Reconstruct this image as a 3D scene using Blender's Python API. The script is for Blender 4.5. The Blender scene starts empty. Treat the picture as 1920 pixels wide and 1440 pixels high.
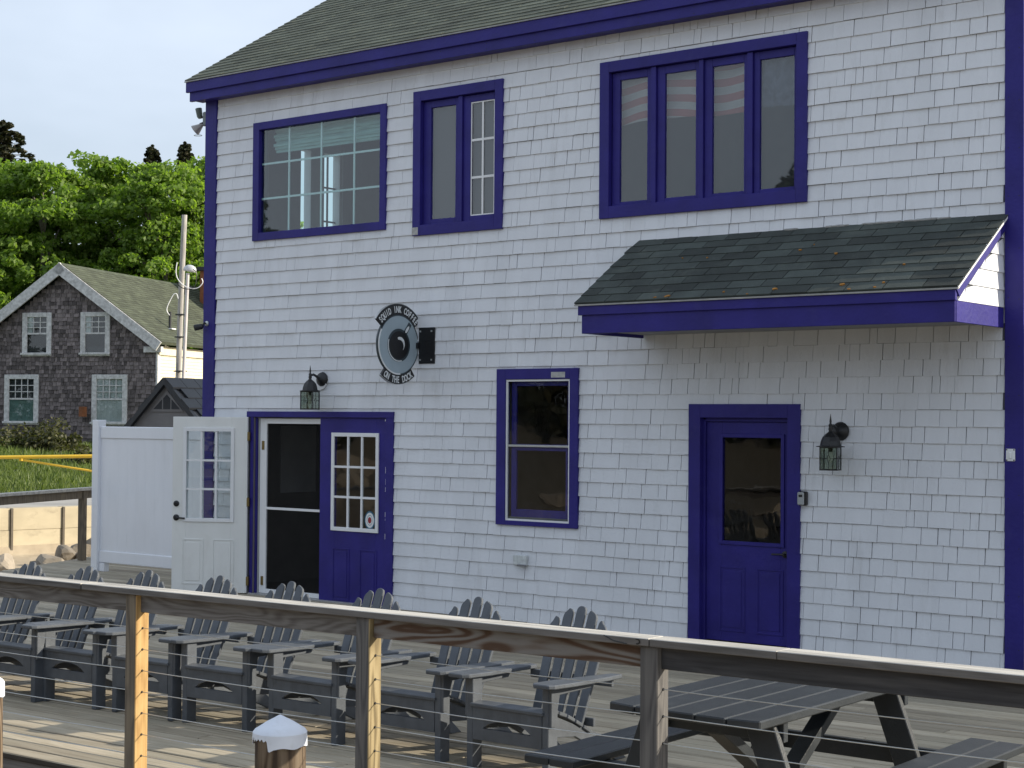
import bpy, bmesh, math, random
import numpy as np
from mathutils import Vector, Matrix
R = math.radians
random.seed(7); rng = np.random.default_rng(7)
S = bpy.context.scene
COL = S.collection
# ------------------------------------------------------------------ camera
CAM = Vector((14.7262, -13.0055, 2.0168)); FPX = 3078.6
yaw, pitch, roll = 0.6632, 0.0215, 0.0072
Fw = Vector((-math.sin(yaw)*math.cos(pitch), math.cos(yaw)*math.cos(pitch), math.sin(pitch)))
Rt = Vector((math.cos(yaw), math.sin(yaw), 0)); Up = Rt.cross(Fw)
R2 = math.cos(roll)*Rt + math.sin(roll)*Up; U2 = -math.sin(roll)*Rt + math.cos(roll)*Up
cd = bpy.data.cameras.new('camera'); cam = bpy.data.objects.new('camera', cd); COL.objects.link(cam)
cam.matrix_world = Matrix(((R2.x, U2.x, -Fw.x, CAM.x), (R2.y, U2.y, -Fw.y, CAM.y), (R2.z, U2.z, -Fw.z, CAM.z), (0, 0, 0, 1)))
cd.sensor_width = 36; cd.lens = FPX/1920*36; cd.clip_end = 1500; cd.clip_start = .1
S.camera = cam
# ------------------------------------------------------------------ world, sun, exposure
BETA, ELEV = R(35), R(22.5)                    # sun stands right of and behind the facade
SUN_STRENGTH, SKY_STRENGTH, VEIL = 5.0, 0.085, 0.66
w = bpy.data.worlds.new('World'); S.world = w; w.use_nodes = True
nt = w.node_tree; nt.nodes.clear()
out = nt.nodes.new('ShaderNodeOutputWorld'); bg = nt.nodes.new('ShaderNodeBackground')
sky = nt.nodes.new('ShaderNodeTexSky'); sky.sky_type = 'NISHITA'; sky.sun_disc = False
sky.sun_elevation = ELEV; sky.sun_rotation = R(90) - BETA; sky.air_density = 1.0; sky.dust_density = 2.0; sky.ozone_density = 1.0
tcw = nt.nodes.new('ShaderNodeTexCoord'); mp = nt.nodes.new('ShaderNodeMapping'); mp.inputs['Scale'].default_value = (1, 1, 2.6)
nz = nt.nodes.new('ShaderNodeTexNoise'); nz.inputs['Scale'].default_value = 2.2; nz.inputs['Detail'].default_value = 5; nz.inputs['Roughness'].default_value = .55
cr = nt.nodes.new('ShaderNodeValToRGB'); cr.color_ramp.elements[0].position = .35; cr.color_ramp.elements[1].position = .7
cr.color_ramp.elements[0].color = (VEIL-.12,)*3+(1,); cr.color_ramp.elements[1].color = (VEIL+.22,)*3+(1,)
mx = nt.nodes.new('ShaderNodeMix'); mx.data_type = 'RGBA'; mx.inputs[7].default_value = (7.9, 8.9, 10.4, 1)
L = nt.links.new
L(tcw.outputs['Generated'], mp.inputs['Vector']); L(mp.outputs['Vector'], nz.inputs['Vector']); L(nz.outputs['Fac'], cr.inputs['Fac'])
L(cr.outputs['Color'], mx.inputs[0]); L(sky.outputs['Color'], mx.inputs[6]); L(mx.outputs[2], bg.inputs['Color'])
bg.inputs['Strength'].default_value = SKY_STRENGTH; L(bg.outputs['Background'], out.inputs['Surface'])
sd = bpy.data.lights.new('sun', 'SUN'); sd.energy = SUN_STRENGTH; sd.angle = R(.6); sd.color = (1, .90, .74)
sun = bpy.data.objects.new('sun', sd); COL.objects.link(sun)
sdir = Vector((math.cos(BETA)*math.cos(ELEV), math.sin(BETA)*math.cos(ELEV), math.sin(ELEV)))
sun.rotation_euler = sdir.to_track_quat('Z', 'Y').to_euler(); sun.location = (20, 10, 20)
S.view_settings.view_transform = 'Standard'; S.view_settings.look = 'None'
S.view_settings.exposure = 0.46; S.view_settings.gamma = 1.0; S.view_settings.use_curve_mapping = False
S.render.engine = 'CYCLES'
try:
    S.cycles.max_bounces = 8; S.cycles.transparent_max_bounces = 12
except Exception: pass

# ------------------------------------------------------------------ materials
def nodes(name):
    m = bpy.data.materials.new(name); m.use_nodes = True
    t = m.node_tree; b = t.nodes['Principled BSDF']; return m, t, b
def island_rand(t):
    g = t.nodes.new('ShaderNodeNewGeometry'); o = t.nodes.new('ShaderNodeObjectInfo')
    a = t.nodes.new('ShaderNodeMath'); a.operation = 'ADD'; f = t.nodes.new('ShaderNodeMath'); f.operation = 'FRACT'
    t.links.new(g.outputs['Random Per Island'], a.inputs[0]); t.links.new(o.outputs['Random'], a.inputs[1]); t.links.new(a.outputs[0], f.inputs[0])
    return f.outputs[0]
def M(name, col, rough=.6, var=.12, scale=4, bump=.15, bscale=60, metal=0, rnd=0.0, streak=None, dirt=None, dirtscale=1.5, spec=.5, stretch=(1, 1, 1), coat=0):
    """mottled paint / plastic / stone: colour noise, per-piece variation, fine relief, optional dirt patches"""
    m, t, b = nodes(name)
    n = t.nodes; l = t.links.new
    g = n.new('ShaderNodeNewGeometry'); mpn = n.new('ShaderNodeMapping'); mpn.inputs['Scale'].default_value = stretch
    l(g.outputs['Position'], mpn.inputs['Vector'])
    a = n.new('ShaderNodeTexNoise'); a.inputs['Scale'].default_value = scale; a.inputs['Detail'].default_value = 6; l(mpn.outputs[0], a.inputs['Vector'])
    mr = n.new('ShaderNodeMapRange'); mr.inputs['From Min'].default_value = .3; mr.inputs['From Max'].default_value = .7
    mr.inputs['To Min'].default_value = 1-var; mr.inputs['To Max'].default_value = 1+var; l(a.outputs['Fac'], mr.inputs['Value'])
    val = mr.outputs[0]
    if rnd:
        r = island_rand(t); m2 = n.new('ShaderNodeMapRange'); m2.inputs['To Min'].default_value = 1-rnd; m2.inputs['To Max'].default_value = 1+rnd
        l(r, m2.inputs['Value']); mm = n.new('ShaderNodeMath'); mm.operation = 'MULTIPLY'; l(val, mm.inputs[0]); l(m2.outputs[0], mm.inputs[1]); val = mm.outputs[0]
    vm = n.new('ShaderNodeVectorMath'); vm.operation = 'SCALE'; vm.inputs[0].default_value = col; l(val, vm.inputs['Scale'])
    c = vm.outputs[0]
    if dirt:
        d = n.new('ShaderNodeTexNoise'); d.inputs['Scale'].default_value = dirtscale; d.inputs['Detail'].default_value = 8; d.inputs['Roughness'].default_value = .7
        l(mpn.outputs[0], d.inputs['Vector'])
        dr = n.new('ShaderNodeMapRange'); dr.inputs['From Min'].default_value = .55; dr.inputs['From Max'].default_value = .75; dr.inputs['To Max'].default_value = dirt[3]
        l(d.outputs['Fac'], dr.inputs['Value']); x = n.new('ShaderNodeMix'); x.data_type = 'RGBA'
        l(dr.outputs[0], x.inputs[0]); l(c, x.inputs[6]); x.inputs[7].default_value = (*dirt[:3], 1); c = x.outputs[2]
    l(c, b.inputs['Base Color'])
    b.inputs['Roughness'].default_value = rough; b.inputs['Metallic'].default_value = metal; b.inputs['Specular IOR Level'].default_value = spec
    if coat: b.inputs['Coat Weight'].default_value = coat
    if bump:
        bn = n.new('ShaderNodeTexNoise'); bn.inputs['Scale'].default_value = bscale; bn.inputs['Detail'].default_value = 5; l(mpn.outputs[0], bn.inputs['Vector'])
        bu = n.new('ShaderNodeBump'); bu.inputs['Strength'].default_value = bump; bu.inputs['Distance'].default_value = .01
        l(bn.outputs['Fac'], bu.inputs['Height']); l(bu.outputs[0], b.inputs['Normal'])
    return m
def WOOD(name, axis, cols, rough=.75, figure=.5, fscale=1.0, rings=9, bump=.35, rnd=.18, gscale=1.0, stain=None):
    """weathered board: grain drawn out along `axis`, contour-line figure, cracks; every board shifts its own pattern"""
    m, t, b = nodes(name); n = t.nodes; l = t.links.new
    g = n.new('ShaderNodeNewGeometry'); r = island_rand(t)
    off = n.new('ShaderNodeVectorMath'); off.operation = 'SCALE'; off.inputs[0].default_value = (37, 23, 51); l(r, off.inputs['Scale'])
    add = n.new('ShaderNodeVectorMath'); add.operation = 'ADD'; l(g.outputs['Position'], add.inputs[0]); l(off.outputs[0], add.inputs[1])
    def mapped(lo, hi):
        mp_ = n.new('ShaderNodeMapping'); s = [hi, hi, hi]; s[axis] = lo; mp_.inputs['Scale'].default_value = s; l(add.outputs[0], mp_.inputs['Vector']); return mp_.outputs[0]
    fine = n.new('ShaderNodeTexNoise'); fine.inputs['Scale'].default_value = 1; fine.inputs['Detail'].default_value = 7; fine.inputs['Roughness'].default_value = .65
    l(mapped(1.6*gscale, 60*gscale), fine.inputs['Vector'])
    fig = n.new('ShaderNodeTexNoise'); fig.inputs['Scale'].default_value = 1; fig.inputs['Detail'].default_value = 1.5; fig.inputs['Distortion'].default_value = .3
    l(mapped(1.1*fscale, 7*fscale), fig.inputs['Vector'])
    mu = n.new('ShaderNodeMath'); mu.operation = 'MULTIPLY'; mu.inputs[1].default_value = rings*6.283; l(fig.outputs['Fac'], mu.inputs[0])
    si = n.new('ShaderNodeMath'); si.operation = 'SINE'; l(mu.outputs[0], si.inputs[0])
    s2 = n.new('ShaderNodeMapRange'); s2.inputs['From Min'].default_value = -1; s2.inputs['From Max'].default_value = 1; l(si.outputs[0], s2.inputs['Value'])
    mixf = n.new('ShaderNodeMix'); mixf.data_type = 'FLOAT'; mixf.inputs[0].default_value = figure
    l(fine.outputs['Fac'], mixf.inputs[2]); l(s2.outputs[0], mixf.inputs[3])
    ramp = n.new('ShaderNodeValToRGB'); e = ramp.color_ramp.elements
    e[0].position = .3; e[0].color = (*cols[0], 1); e[1].position = .72; e[1].color = (*cols[-1], 1)
    if len(cols) == 3: q = e.new(.5); q.color = (*cols[1], 1)
    l(mixf.outputs[0], ramp.inputs['Fac'])
    m2 = n.new('ShaderNodeMapRange'); m2.inputs['To Min'].default_value = 1-rnd; m2.inputs['To Max'].default_value = 1+rnd; l(r, m2.inputs['Value'])
    vm = n.new('ShaderNodeVectorMath'); vm.operation = 'SCALE'; l(ramp.outputs['Color'], vm.inputs[0]); l(m2.outputs[0], vm.inputs['Scale'])
    c = vm.outputs[0]
    if stain:
        d = n.new('ShaderNodeTexNoise'); d.inputs['Scale'].default_value = .9; d.inputs['Detail'].default_value = 5; l(g.outputs['Position'], d.inputs['Vector'])
        dr = n.new('ShaderNodeMapRange'); dr.inputs['From Min'].default_value = .45; dr.inputs['From Max'].default_value = .7; dr.inputs['To Max'].default_value = stain[3]
        l(d.outputs['Fac'], dr.inputs['Value']); x = n.new('ShaderNodeMix'); x.data_type = 'RGBA'; l(dr.outputs[0], x.inputs[0]); l(c, x.inputs[6]); x.inputs[7].default_value = (*stain[:3], 1); c = x.outputs[2]
    l(c, b.inputs['Base Color']); b.inputs['Roughness'].default_value = rough; b.inputs['Specular IOR Level'].default_value = .3
    bu = n.new('ShaderNodeBump'); bu.inputs['Strength'].default_value = bump; bu.inputs['Distance'].default_value = .006
    l(fine.outputs['Fac'], bu.inputs['Height']); l(bu.outputs[0], b.inputs['Normal'])
    return m
def GLASS(name, tint=(.93, .96, .96), ior=1.45, wave=.0, base=.04, gain=1.8):
    m = bpy.data.materials.new(name); m.use_nodes = True; t = m.node_tree; t.nodes.clear(); n = t.nodes; l = t.links.new
    o = n.new('ShaderNodeOutputMaterial'); tr = n.new('ShaderNodeBsdfTransparent'); tr.inputs[0].default_value = (*tint, 1)
    gl = n.new('ShaderNodeBsdfGlossy'); gl.inputs['Roughness'].default_value = .015
    fr = n.new('ShaderNodeFresnel'); fr.inputs['IOR'].default_value = ior
    ad = n.new('ShaderNodeMath'); ad.operation = 'MULTIPLY_ADD'; ad.inputs[1].default_value = gain; ad.inputs[2].default_value = base; l(fr.outputs[0], ad.inputs[0])
    gb_ = n.new('ShaderNodeNewGeometry'); inv = n.new('ShaderNodeMath'); inv.operation = 'SUBTRACT'; inv.inputs[0].default_value = 1; l(gb_.outputs['Backfacing'], inv.inputs[1])
    cm = n.new('ShaderNodeMath'); cm.operation = 'MULTIPLY'; l(ad.outputs[0], cm.inputs[0]); l(inv.outputs[0], cm.inputs[1]); ad = cm      # only the outer face of a pane mirrors
    mxs = n.new('ShaderNodeMixShader'); l(ad.outputs[0], mxs.inputs[0]); l(tr.outputs[0], mxs.inputs[1]); l(gl.outputs[0], mxs.inputs[2]); l(mxs.outputs[0], o.inputs['Surface'])
    if wave:
        g = n.new('ShaderNodeNewGeometry'); a = n.new('ShaderNodeTexNoise'); a.inputs['Scale'].default_value = 3; l(g.outputs['Position'], a.inputs['Vector'])
        bu = n.new('ShaderNodeBump'); bu.inputs['Strength'].default_value = wave; bu.inputs['Distance'].default_value = .01; l(a.outputs['Fac'], bu.inputs['Height']); l(bu.outputs[0], gl.inputs['Normal'])
    return m
def MESHSCREEN(name, col, alpha):
    m = bpy.data.materials.new(name); m.use_nodes = True; t = m.node_tree; t.nodes.clear(); n = t.nodes; l = t.links.new
    o = n.new('ShaderNodeOutputMaterial'); tr = n.new('ShaderNodeBsdfTransparent'); d = n.new('ShaderNodeBsdfDiffuse'); d.inputs[0].default_value = (*col, 1)
    x = n.new('ShaderNodeMixShader'); x.inputs[0].default_value = alpha; l(tr.outputs[0], x.inputs[1]); l(d.outputs[0], x.inputs[2]); l(x.outputs[0], o.inputs['Surface']); return m
def LEAF(name, c1, c2, trans=.35):
    m = bpy.data.materials.new(name); m.use_nodes = True; t = m.node_tree; t.nodes.clear(); n = t.nodes; l = t.links.new
    o = n.new('ShaderNodeOutputMaterial'); r = island_rand(t)
    x = n.new('ShaderNodeMix'); x.data_type = 'RGBA'; l(r, x.inputs[0]); x.inputs[6].default_value = (*c1, 1); x.inputs[7].default_value = (*c2, 1)
    d = n.new('ShaderNodeBsdfPrincipled'); d.inputs['Roughness'].default_value = .5; d.inputs['Specular IOR Level'].default_value = .3; l(x.outputs[2], d.inputs['Base Color'])
    tl = n.new('ShaderNodeBsdfTranslucent'); vm = n.new('ShaderNodeVectorMath'); vm.operation = 'MULTIPLY'; vm.inputs[1].default_value = (1.7, 1.9, .6); l(x.outputs[2], vm.inputs[0]); l(vm.outputs[0], tl.inputs[0])
    ms = n.new('ShaderNodeMixShader'); ms.inputs[0].default_value = trans; l(d.outputs[0], ms.inputs[1]); l(tl.outputs[0], ms.inputs[2]); l(ms.outputs[0], o.inputs['Surface']); return m

SHAKE = M('white_shingle_paint', (.70, .72, .755), .62, .05, 2.2, .35, 90, rnd=.022, dirt=(.50, .505, .51, .5), dirtscale=3.4, stretch=(1.6, 1, .28))
BACK = M('shingle_backing', (.10, .105, .115), .9)
BLUE = M('blue_trim_paint', (.023, .018, .175), .5, .16, 3, .3, 26, rnd=.03, dirt=(.045, .04, .20, .5), dirtscale=4, spec=.3)
WHITE = M('white_trim_paint', (.78, .79, .80), .4, .03, 5, .05, 60)
VINYL = M('white_vinyl', (.80, .82, .86), .35, .03, 3, .05, 30, dirt=(.62, .64, .64, .4), dirtscale=1.8, stretch=(1, 1, .4))
DOORW = M('white_door_paint', (.76, .77, .75), .4, .04, 4, .08, 60, dirt=(.58, .57, .52, .4), dirtscale=2.4, stretch=(1, 1, .5))
ROOF = M('green_grey_asphalt', (.105, .115, .085), .95, .25, 3, .6, 160, rnd=.16, dirt=(.20, .20, .13, .6), dirtscale=4)
ROOFD = M('dark_slate_asphalt', (.048, .059, .054), .92, .25, 3, .6, 160, rnd=.36, dirt=(.115, .13, .11, .5), dirtscale=2.6)
LICHEN = M('orange_lichen', (.35, .16, .03), .95, .3, 20)
METAL = M('galvanised_metal', (.50, .52, .52), .4, .1, 8, .05, 50, metal=.7)
DRIP = M('drip_edge', (.30, .30, .29), .5, .2, 8, .05)
DARKMET = M('black_lamp_metal', (.012, .013, .015), .45, .2, 10, .1, 80)
BLACK = M('black_metal', (.008, .008, .010), .4, .1, 10)
BRASS = M('old_brass', (.22, .16, .06), .45, .2, 10, .05, metal=.7)
ROOM = M('interior_dark_wall', (.22, .20, .185), .9)
ROOMUP = M('interior_grey_wall', (.20, .21, .215), .9)
ROOMF = M('interior_floor', (.08, .06, .05), .6)
GL = GLASS('window_glass')
GLT = GLASS('teal_window_glass', (.80, .91, .905))
GLW = GLASS('wavy_window_glass', wave=.12, base=.015, gain=1.0)
SCREEN = MESHSCREEN('insect_screen', (.13, .13, .135), .72)
SCREENL = MESHSCREEN('thin_insect_screen', (.12, .12, .125), .25)
SCREEND = MESHSCREEN('dark_insect_screen', (.03, .03, .03), .30)
DECK = WOOD('deck_wood', 0, [(.235, .195, .14), (.335, .29, .215), (.395, .35, .27)], figure=.12, rings=5, rnd=.30, gscale=.8, stain=(.235, .22, .165, .45))
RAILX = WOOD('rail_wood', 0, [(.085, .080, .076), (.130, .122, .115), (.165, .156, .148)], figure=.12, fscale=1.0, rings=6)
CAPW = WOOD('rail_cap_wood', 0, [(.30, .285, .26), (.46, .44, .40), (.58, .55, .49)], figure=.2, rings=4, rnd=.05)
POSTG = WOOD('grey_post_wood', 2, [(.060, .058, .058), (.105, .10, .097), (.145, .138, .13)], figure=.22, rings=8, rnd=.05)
POSTH = WOOD('honey_sunlit_post_wood', 2, [(.30, .175, .065), (.42, .265, .105), (.50, .33, .145)], figure=.22, rings=9, rnd=.06)  # honey wood with part of the sunlight in its colour
POSTH2 = WOOD('dull_honey_sunlit_post_wood', 2, [(.15, .115, .06), (.27, .21, .11), (.34, .27, .15)], figure=.42, rings=9, rnd=.04)  # duller sun-side wood, some sunlight in its colour too
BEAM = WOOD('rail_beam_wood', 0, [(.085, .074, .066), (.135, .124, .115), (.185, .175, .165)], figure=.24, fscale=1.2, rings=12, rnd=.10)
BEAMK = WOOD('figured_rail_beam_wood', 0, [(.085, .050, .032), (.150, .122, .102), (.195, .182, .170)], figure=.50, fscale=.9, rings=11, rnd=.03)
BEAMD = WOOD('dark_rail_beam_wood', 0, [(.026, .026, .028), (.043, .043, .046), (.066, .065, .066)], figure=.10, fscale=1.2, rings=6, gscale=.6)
POST = WOOD('post_wood', 2, [(.095, .078, .060), (.155, .128, .095), (.205, .165, .115)], figure=.22, rings=9, rnd=.12)
PILE = WOOD('piling_wood', 2, [(.045, .030, .020), (.12, .085, .055), (.17, .13, .09)], figure=.35, rings=8, bump=.8)
OLDW = WOOD('old_pole_wood', 2, [(.20, .19, .18), (.32, .31, .29), (.40, .39, .36)], figure=.2, rings=4)
POLY = M('charcoal_plastic_lumber', (.076, .086, .100), .46, .14, 14, .18, 120, rnd=.07, spec=.45)
TABLEM = M('slate_table_plastic', (.028, .033, .038), .42, .12, 10, .18, 120, rnd=.06, dirt=(.065, .07, .072, .5), dirtscale=5, spec=.35)
GREYSH = M('grey_shed_plastic', (.16, .155, .155), .6, .08, 5, .1)
SHEDR = M('black_shed_roof', (.022, .025, .03), .5, .2, 6, .1, rnd=.15)
OLDSH = M('weathered_shingle', (.135, .115, .115), .95, .25, 9, .5, 30, rnd=.55, dirt=(.20, .17, .155, .5), dirtscale=6)
OLDTR = M('peeling_white_trim', (.52, .52, .52), .8, .25, 9, .2, 40, dirt=(.26, .25, .22, .7), dirtscale=7)
CLAP = M('cream_clapboard', (.66, .60, .45), .7, .08, 3, .1)
HROOF = M('mossy_roof', (.062, .073, .048), .95, .25, 3, .5, 60, rnd=.22, dirt=(.09, .105, .055, .5), dirtscale=.8)
CURT = M('curtain_cloth', (.42, .44, .43), .9, .15, 8, .1, stretch=(4, 4, .2))
GREENSH = M('green_blind', (.11, .18, .16), .9, .15, 5)
DARKIN = M('dark_room', (.02, .022, .026), .7)
CONC = M('sandy_concrete', (.43, .375, .265), .9, .12, 1.6, .25, 40, rnd=.05, dirt=(.20, .17, .12, .7), dirtscale=1.3, stretch=(1, 1, 2.2))
STEEL = M('rusty_steel', (.10, .085, .065), .8, .2, 8, .2)
YEL = M('yellow_pipe_paint', (.72, .46, .03), .4, .06, 5, .05)
ROCK = M('shore_rock', (.22, .19, .15), .9, .3, 2.5, .9, 12, rnd=.35, dirt=(.07, .06, .05, .6), dirtscale=2)
BRICK = M('rust_brick', (.20, .075, .03), .9, .2, 8, .3)
BLIND = M('pale_roller_blind', (.42, .52, .50), .8, .2, 6, .1, stretch=(.6, .6, 6))
BARK = M('bark', (.15, .135, .11), .95, .3, 6, .8, 20)
LEAFM = LEAF('maple_leaf', (.105, .175, .034), (.20, .285, .065), .52)
LEAFD = LEAF('dark_needle', (.016, .028, .012), (.055, .050, .026), .12)
LEAFB = LEAF('brown_bush_leaf', (.04, .045, .02), (.10, .10, .05), .3)
GRASSM = LEAF('grass_blade', (.060, .095, .022), (.14, .175, .05), .3)
CAPP = M('white_plastic_cap', (.66, .70, .77), .95, .06, 8, .05, dirt=(.45, .46, .45, .4), dirtscale=9)
SIGNG = M('sign_grey_blue', (.34, .42, .47), .4, .05, 8, .03)
SIGNW = M('sign_white', (.72, .75, .76), .4, .02)
SIGND = M('sign_dark_grey', (.035, .05, .06), .4, .05)
STICK = M('sticker_teal', (.02, .12, .20), .5, .05)
STICKR = M('sticker_red', (.30, .02, .03), .5, .05)
BULB = M('white_bulb', (.7, .7, .66), .3, .02)
LOCKG = M('lockbox_grey', (.35, .37, .38), .35, .05)
PATCH = M('bare_primer', (.40, .40, .39), .7, .2, 30)
LAMPGL = GLASS('lamp_glass', (.80, .84, .80), base=.10)
def ground_mat():
    m, t, b = nodes('ground_mix'); n = t.nodes; l = t.links.new
    g = n.new('ShaderNodeNewGeometry'); sp = n.new('ShaderNodeSeparateXYZ'); l(g.outputs['Position'], sp.inputs[0])
    a = n.new('ShaderNodeTexNoise'); a.inputs['Scale'].default_value = 2.5; a.inputs['Detail'].default_value = 9; l(g.outputs['Position'], a.inputs['Vector'])
    sand = n.new('ShaderNodeValToRGB'); sand.color_ramp.elements[0].color = (.24, .19, .13, 1); sand.color_ramp.elements[1].color = (.50, .42, .30, 1); l(a.outputs['Fac'], sand.inputs['Fac'])
    gr = n.new('ShaderNodeValToRGB'); gr.color_ramp.elements[0].color = (.07, .09, .03, 1); gr.color_ramp.elements[1].color = (.13, .15, .055, 1); l(a.outputs['Fac'], gr.inputs['Fac'])
    # distance behind the retaining wall decides sand / road / grass
    vm = n.new('ShaderNodeVectorMath'); vm.operation = 'DOT_PRODUCT'; vm.inputs[1].default_value = (-.9817, .1903, 0); l(g.outputs['Position'], vm.inputs[0])
    s0 = 15.445*.9817+7.927*.1903
    mr = n.new('ShaderNodeMapRange'); mr.inputs['From Min'].default_value = s0+4.6; mr.inputs['From Max'].default_value = s0+5.4; l(vm.outputs['Value'], mr.inputs['Value'])
    x = n.new('ShaderNodeMix'); x.data_type = 'RGBA'; l(mr.outputs[0], x.inputs[0]); l(sand.outputs['Color'], x.inputs[6]); l(gr.outputs['Color'], x.inputs[7])
    my = n.new('ShaderNodeMapRange'); my.inputs['From Min'].default_value = -10; my.inputs['From Max'].default_value = -15; l(sp.outputs['Y'], my.inputs['Value'])
    mud = n.new('ShaderNodeMix'); mud.data_type = 'RGBA'; l(my.outputs[0], mud.inputs[0]); l(x.outputs[2], mud.inputs[6]); mud.inputs[7].default_value = (.15, .13, .095, 1); x = mud
    l(x.outputs[2], b.inputs['Base Color']); b.inputs['Roughness'].default_value = .95
    bu = n.new('ShaderNodeBump'); bu.inputs['Strength'].default_value = .6; bu.inputs['Distance'].default_value = .05; l(a.outputs['Fac'], bu.inputs['Height']); l(bu.outputs[0], b.inputs['Normal'])
    return m
GROUND = ground_mat()
ROAD = M('pale_road', (.33, .32, .30), .9, .12, 1.2, .4, 50)
def flag_mat():
    m, t, b = nodes('flag_cloth'); n = t.nodes; l = t.links.new
    u = n.new('ShaderNodeUVMap'); sp = n.new('ShaderNodeSeparateXYZ'); l(u.outputs[0], sp.inputs[0])
    mu = n.new('ShaderNodeMath'); mu.operation = 'MULTIPLY'; mu.inputs[1].default_value = 3.5; l(sp.outputs['Y'], mu.inputs[0])
    fr = n.new('ShaderNodeMath'); fr.operation = 'FRACT'; l(mu.outputs[0], fr.inputs[0])
    gt = n.new('ShaderNodeMath'); gt.operation = 'GREATER_THAN'; gt.inputs[1].default_value = .5; l(fr.outputs[0], gt.inputs[0])
    x = n.new('ShaderNodeMix'); x.data_type = 'RGBA'; l(gt.outputs[0], x.inputs[0]); x.inputs[6].default_value = (.62, .20, .20, 1); x.inputs[7].default_value = (.75, .75, .75, 1)
    l(x.outputs[2], b.inputs['Base Color']); b.inputs['Roughness'].default_value = .9; return m
FLAG = flag_mat()
CANTON = M('flag_canton_cloth', (.16, .20, .30), .9, .4, 16)

# ------------------------------------------------------------------ geometry helpers
class MB:
    def __init__(s): s.v = []; s.f = []
    def add(s, vs, fs):
        o = len(s.v); s.v += [tuple(v) for v in vs]; s.f += [tuple(i+o for i in f) for f in fs]; return s
    def box(s, x0, x1, y0, y1, z0, z1, M4=None):
        vs = [Vector((x, y, z)) for z in (z0, z1) for y in (y0, y1) for x in (x0, x1)]
        if M4 is not None: vs = [M4 @ v for v in vs]
        return s.add(vs, [(0, 2, 3, 1), (4, 5, 7, 6), (0, 1, 5, 4), (2, 6, 7, 3), (0, 4, 6, 2), (1, 3, 7, 5)])
    def prism(s, pts, h0, h1, fr=lambda u, v, h: (u, v, h)):
        n = len(pts); vs = [fr(u, v, h0) for u, v in pts]+[fr(u, v, h1) for u, v in pts]
        fs = [tuple(range(n-1, -1, -1)), tuple(range(n, 2*n))]+[(i, (i+1) % n, n+(i+1) % n, n+i) for i in range(n)]
        return s.add(vs, fs)
    def tube(s, pts, r, k=10, r2=None):
        pts = [Vector(p) for p in pts]; n = len(pts); vs = []; fs = []
        for i, p in enumerate(pts):
            d = (pts[min(i+1, n-1)]-pts[max(i-1, 0)]).normalized(); a = d.orthogonal().normalized() if i == 0 else (pa - d*pa.dot(d)).normalized(); pa = a
            b = d.cross(a); rr = r if r2 is None else r+(r2-r)*i/(n-1)
            vs += [p+a*(rr*math.cos(t*2*math.pi/k))+b*(rr*math.sin(t*2*math.pi/k)) for t in range(k)]
        for i in range(n-1): fs += [(i*k+t, i*k+(t+1) % k, (i+1)*k+(t+1) % k, (i+1)*k+t) for t in range(k)]
        fs += [tuple(range(k-1, -1, -1)), tuple((n-1)*k+t for t in range(k))]
        return s.add(vs, fs)
    def lathe(s, prof, c=(0, 0, 0), k=20):
        vs = []; fs = []; n = len(prof)
        for r, z in prof: vs += [(c[0]+r*math.cos(t*2*math.pi/k), c[1]+r*math.sin(t*2*math.pi/k), c[2]+z) for t in range(k)]
        for i in range(n-1): fs += [(i*k+t, i*k+(t+1) % k, (i+1)*k+(t+1) % k, (i+1)*k+t) for t in range(k)]
        fs += [tuple(range(k-1, -1, -1)), tuple((n-1)*k+t for t in range(k))]
        return s.add(vs, fs)
    def mesh(s, name, bevel=0, smooth=False):
        me = bpy.data.meshes.new(name); me.from_pydata(s.v, [], s.f)
        bm = bmesh.new(); bm.from_mesh(me)
        bmesh.ops.recalc_face_normals(bm, faces=bm.faces)
        if bevel:
            es = [e for e in bm.edges if len(e.link_faces) == 2 and e.calc_face_angle(0) > .6]
            bmesh.ops.bevel(bm, geom=es, offset=bevel, segments=1, affect='EDGES', clamp_overlap=True)
        if smooth:
            for f in bm.faces: f.smooth = True
            for e in bm.edges:
                if len(e.link_faces) == 2 and e.calc_face_angle(0) > (.45 if smooth == 'soft' else .7): e.smooth = False
        bm.to_mesh(me); bm.free(); return me
def link(name, me, mat, parent=None, loc=None, **kw):
    o = bpy.data.objects.new(name, me); COL.objects.link(o)
    if mat is not None and me is not None and not me.materials: me.materials.append(mat)
    if parent is not None: o.parent = parent
    if loc is not None: o.location = loc
    for k, v in kw.items(): o[k] = v
    return o
def build(mb, name, mat, parent=None, bevel=0, smooth=False, **kw): return link(name, mb.mesh(name, bevel, smooth), mat, parent, **kw)
def boxo(name, mat, parent, x0, x1, y0, y1, z0, z1, bevel=.003, **kw): return build(MB().box(x0, x1, y0, y1, z0, z1), name, mat, parent, bevel, **kw)
def empty(name, label, cat, loc=(0, 0, 0), rz=0, group=None):
    o = bpy.data.objects.new(name, None); COL.objects.link(o); o.location = loc; o.rotation_euler = (0, 0, rz); o.empty_display_size = .2
    if label: o['label'] = label; o['category'] = cat
    if group: o['group'] = group
    return o
def tag(o, label, cat, group=None):
    o['label'] = label; o['category'] = cat
    if group: o['group'] = group
    return o
def copy_tree(o, parent=None):
    c = o.copy(); COL.objects.link(c)
    if parent is not None: c.parent = parent
    for ch in o.children: copy_tree(ch, c)
    return c
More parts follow.
